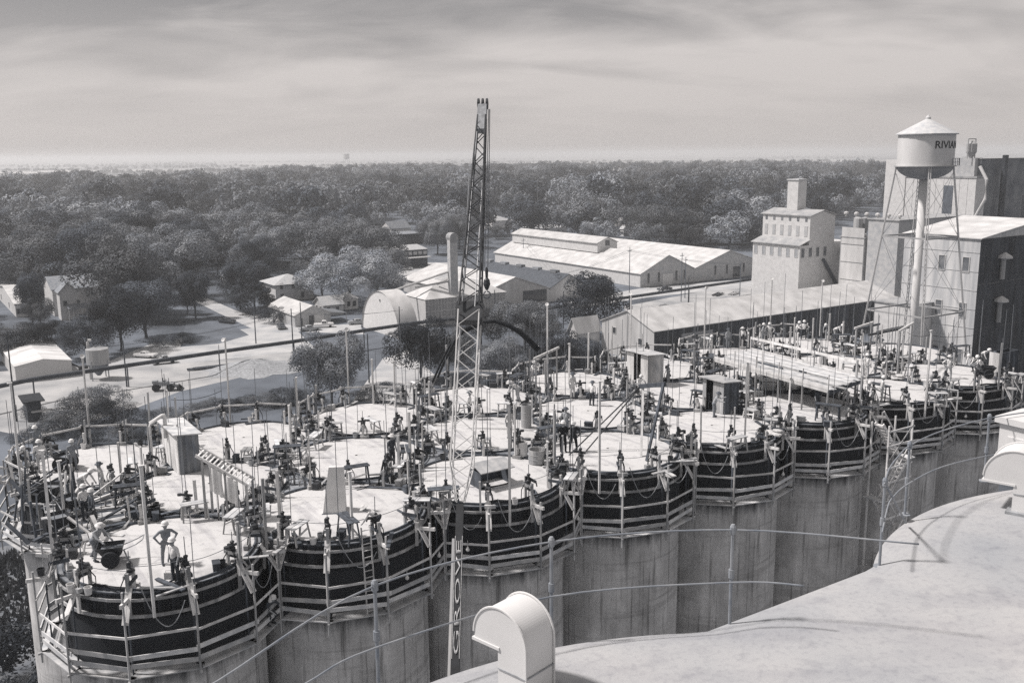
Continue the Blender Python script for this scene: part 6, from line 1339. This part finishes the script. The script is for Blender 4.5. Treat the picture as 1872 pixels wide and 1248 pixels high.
vehicle('sedan', 'white sedan parked under the oaks beside the yard', g(267, 653), rad(75), cw)
vehicle('sedan', 'dark car parked beside the garage wall', g(514, 600), rad(20), cdk); vehicle('sedan', 'grey low car in front of the garage', g(566, 604), rad(118), cgr); vehicle('pickup', 'pale pickup truck in front of the garage door', g(592, 598), rad(100), cw)
vehicle('wagon', 'white panel wagon parked by the dark store', g(742, 494), rad(110), cw); vehicle('sedan', 'pale car half hidden in the upper left trees', g(9, 534), rad(100), cgr); vehicle('sedan', 'small pale car beyond the quonset by the cottage', g(655, 592), rad(110), cgr)
for x_, y_, r_, k_, m_, lb in ((712, 500, 100, 'sedan', cdk, 'dark car beside the white panel wagon'), (690, 505, 95, 'sedan', cgr, 'grey car nearest the pale bushy tree'), (415, 590, 60, 'sedan', cdk, 'dark car driving up the gravel street'), (1215, 532, 120, 'pickup', cdk, 'dark truck before the warehouse gable'), (1085, 552, 110, 'sedan', cgr, 'pale car beside the broad tree and warehouse'), (300, 664, 120, 'pickup', cgr, 'grey pickup on the dirt street below the sedan')): vehicle(k_, lb, g(x_, y_), rad(r_), m_)
# wheeled loader in the yard
q = g(304, 713); t = thing('wheel_loader', 'front-end loader with lowered bucket in the dirt yard', 'loader', q, rad(98)); lp = mat('loader_paint', .3, .2, 2, rough=.5)
b = MB(); b.box((0, .9, 1.35), (1.1, 2.6, .8)); b.box((0, 1.9, 1.7), (1.0, .9, .5)); b.box((0, -.8, 1.1), (.9, 1.2, .5)); b.build('body', lp, t)
b = MB(); b.box((0, .25, 1.75), (.6, .5, .12)); b.box((0, .5, 2.05), (.6, .1, .6)); b.build('seat', black, t); b = MB(); b.tube([(0, -.25, 1.6), (0, -.05, 2.05)], .03, 5); b.tube([(.18 * math.cos(a), -.05 + .1 * math.sin(a), 2.05 + .12 * math.sin(a)) for a in np.linspace(0, 6.2, 10)], .02, 5); b.build('steering_wheel', black, t)
for s in (-1, 1): b = MB(); b.bar((s * .5, .2, 1.7), (s * .5, -2.2, .55), .12, .22); b.bar((s * .5, -.4, 1.0), (s * .5, -2.3, .8), .09); b.build('arm', lp, t)
b = MB(); b.extr([(-1.1, -2.2, .95), (-1.1, -2.15, .1), (-1.1, -3.1, .05), (-1.1, -3.1, .1), (-1.1, -2.3, .2), (-1.1, -2.28, .95)], (2.2, 0, 0)); b.extr([(-1.1, -2.2, .95), (-1.1, -2.15, .1), (-1.1, -3.1, .05)], (.05, 0, 0)); b.extr([(1.05, -2.2, .95), (1.05, -2.15, .1), (1.05, -3.1, .05)], (.05, 0, 0)); b.build('bucket', iron, t)
for y in (-.9, 1.7):
    for s in (-1, 1):
        ax = (Vector((0, 1, 0)), Vector((0, 0, 1)), Vector((1, 0, 0))); w = MB().lathe([(.35, -.22), (.66, -.22), (.7, 0), (.66, .22), (.35, .22)], 18, (s * .85, y, .7), axis=ax).build('wheel', black, t); MB().lathe([(.05, .0), (.36, .06)], 12, (s * .85 + s * .18, y, .7), axis=ax).build('rim', cgr, w)
# machinery beside the hopper bin
q = g(160, 678); b = MB(); b.box((0, 0, .9), (3.2, 1.2, .6)); b.box((1.2, 0, 1.6), (.8, 1.0, .9)); b.bar((-1.6, 0, 1.1), (-3.0, .3, 2.0), .3)
for s in (-1.1, 1.1): b.lathe([(.2, -.6), (.5, -.6), (.5, .6), (.2, .6)], 12, (s, 0, .5), axis=(Vector((1, 0, 0)), Vector((0, 0, 1)), Vector((0, 1, 0))))
tag(b.build('farm_machine', iron, None, q, ANG), 'dark machine standing between metal shed and hopper bin', 'machine')
for n_, (x, y) in enumerate(((1310, 540), (1340, 538))):
    q = g(x, y); b = MB()
    for k in range(7): b.bar((-2.4 + random.random(), -1 + .3 * k, .2 + .1 * (k % 3)), (2.2 + random.random(), -1.2 + .35 * k, .4 + .2 * (k % 2)), .25, .2)
    tag(b.build('scrap_pile', random.choice((timber, iron)), None, q, ANG + .4), ['low scrap pile beyond the long shed roof', 'second scrap pile nearer the white elevator'][n_], 'scrap')
# rank grass on the bank behind the deck
r = np.random.default_rng(3); nb = 26000; vs = []
bx = r.uniform(-75, 45, nb); by = r.uniform(-1, 1, nb); V0 = S0 + V * (2 * PV + 9)
A_ = np.empty((nb, 3, 3))
sU = r.uniform(-40, 62, nb); sV = r.uniform(0, 1, nb) ** .7 * 48 + 26
X_ = S0.x + U.x * sU + V.x * sV; Y_ = S0.y + U.y * sU + V.y * sV
cl = np.sin(X_ * .31 + np.sin(Y_ * .23) * 2) * np.sin(Y_ * .27) > -.35
X_, Y_ = X_[cl], Y_[cl]; nb = len(X_); th = r.uniform(0, 6.28, nb); hh = r.uniform(.35, 1.2, nb); ww = r.uniform(.15, .4, nb)
A_ = np.stack([np.stack([X_ - ww * np.cos(th), Y_ - ww * np.sin(th), np.zeros(nb)], 1), np.stack([X_ + ww * np.cos(th), Y_ + ww * np.sin(th), np.zeros(nb)], 1), np.stack([X_ + r.normal(0, .25, nb), Y_ + r.normal(0, .25, nb), hh], 1)], 1).reshape(-1, 3)
me = bpy.data.meshes.new('rank_grass'); me.vertices.add(nb * 3); me.vertices.foreach_set('co', A_.ravel()); me.loops.add(nb * 3); me.loops.foreach_set('vertex_index', np.arange(nb * 3, dtype=np.int32)); me.polygons.add(nb); me.polygons.foreach_set('loop_start', np.arange(0, nb * 3, 3, dtype=np.int32)); me.polygons.foreach_set('loop_total', np.full(nb, 3, dtype=np.int32)); me.materials.append(leaf_mid); me.update(); me.validate()
o = link('rank_grass', me); o['kind'] = 'stuff'; tag(o, 'rank weeds and grass on the bank behind the deck', 'grass')
# ================================================================== air
hm = bpy.data.materials.new('haze'); hm.use_nodes = True; hn = hm.node_tree.nodes; hn.clear()
ho = hn.new('ShaderNodeOutputMaterial'); pv = hn.new('ShaderNodeVolumePrincipled'); pv.inputs['Density'].default_value = 0.00027; pv.inputs['Color'].default_value = (.87, .88, .89, 1); pv.inputs['Anisotropy'].default_value = .25
hm.node_tree.links.new(pv.outputs[0], ho.inputs['Volume'])
hz = MB().box((0, 0, 29.5), (52000, 52000, 61)).build('haze', hm); hz['kind'] = 'stuff'; tag(hz, 'thin pale haze lying over the whole town', 'haze')
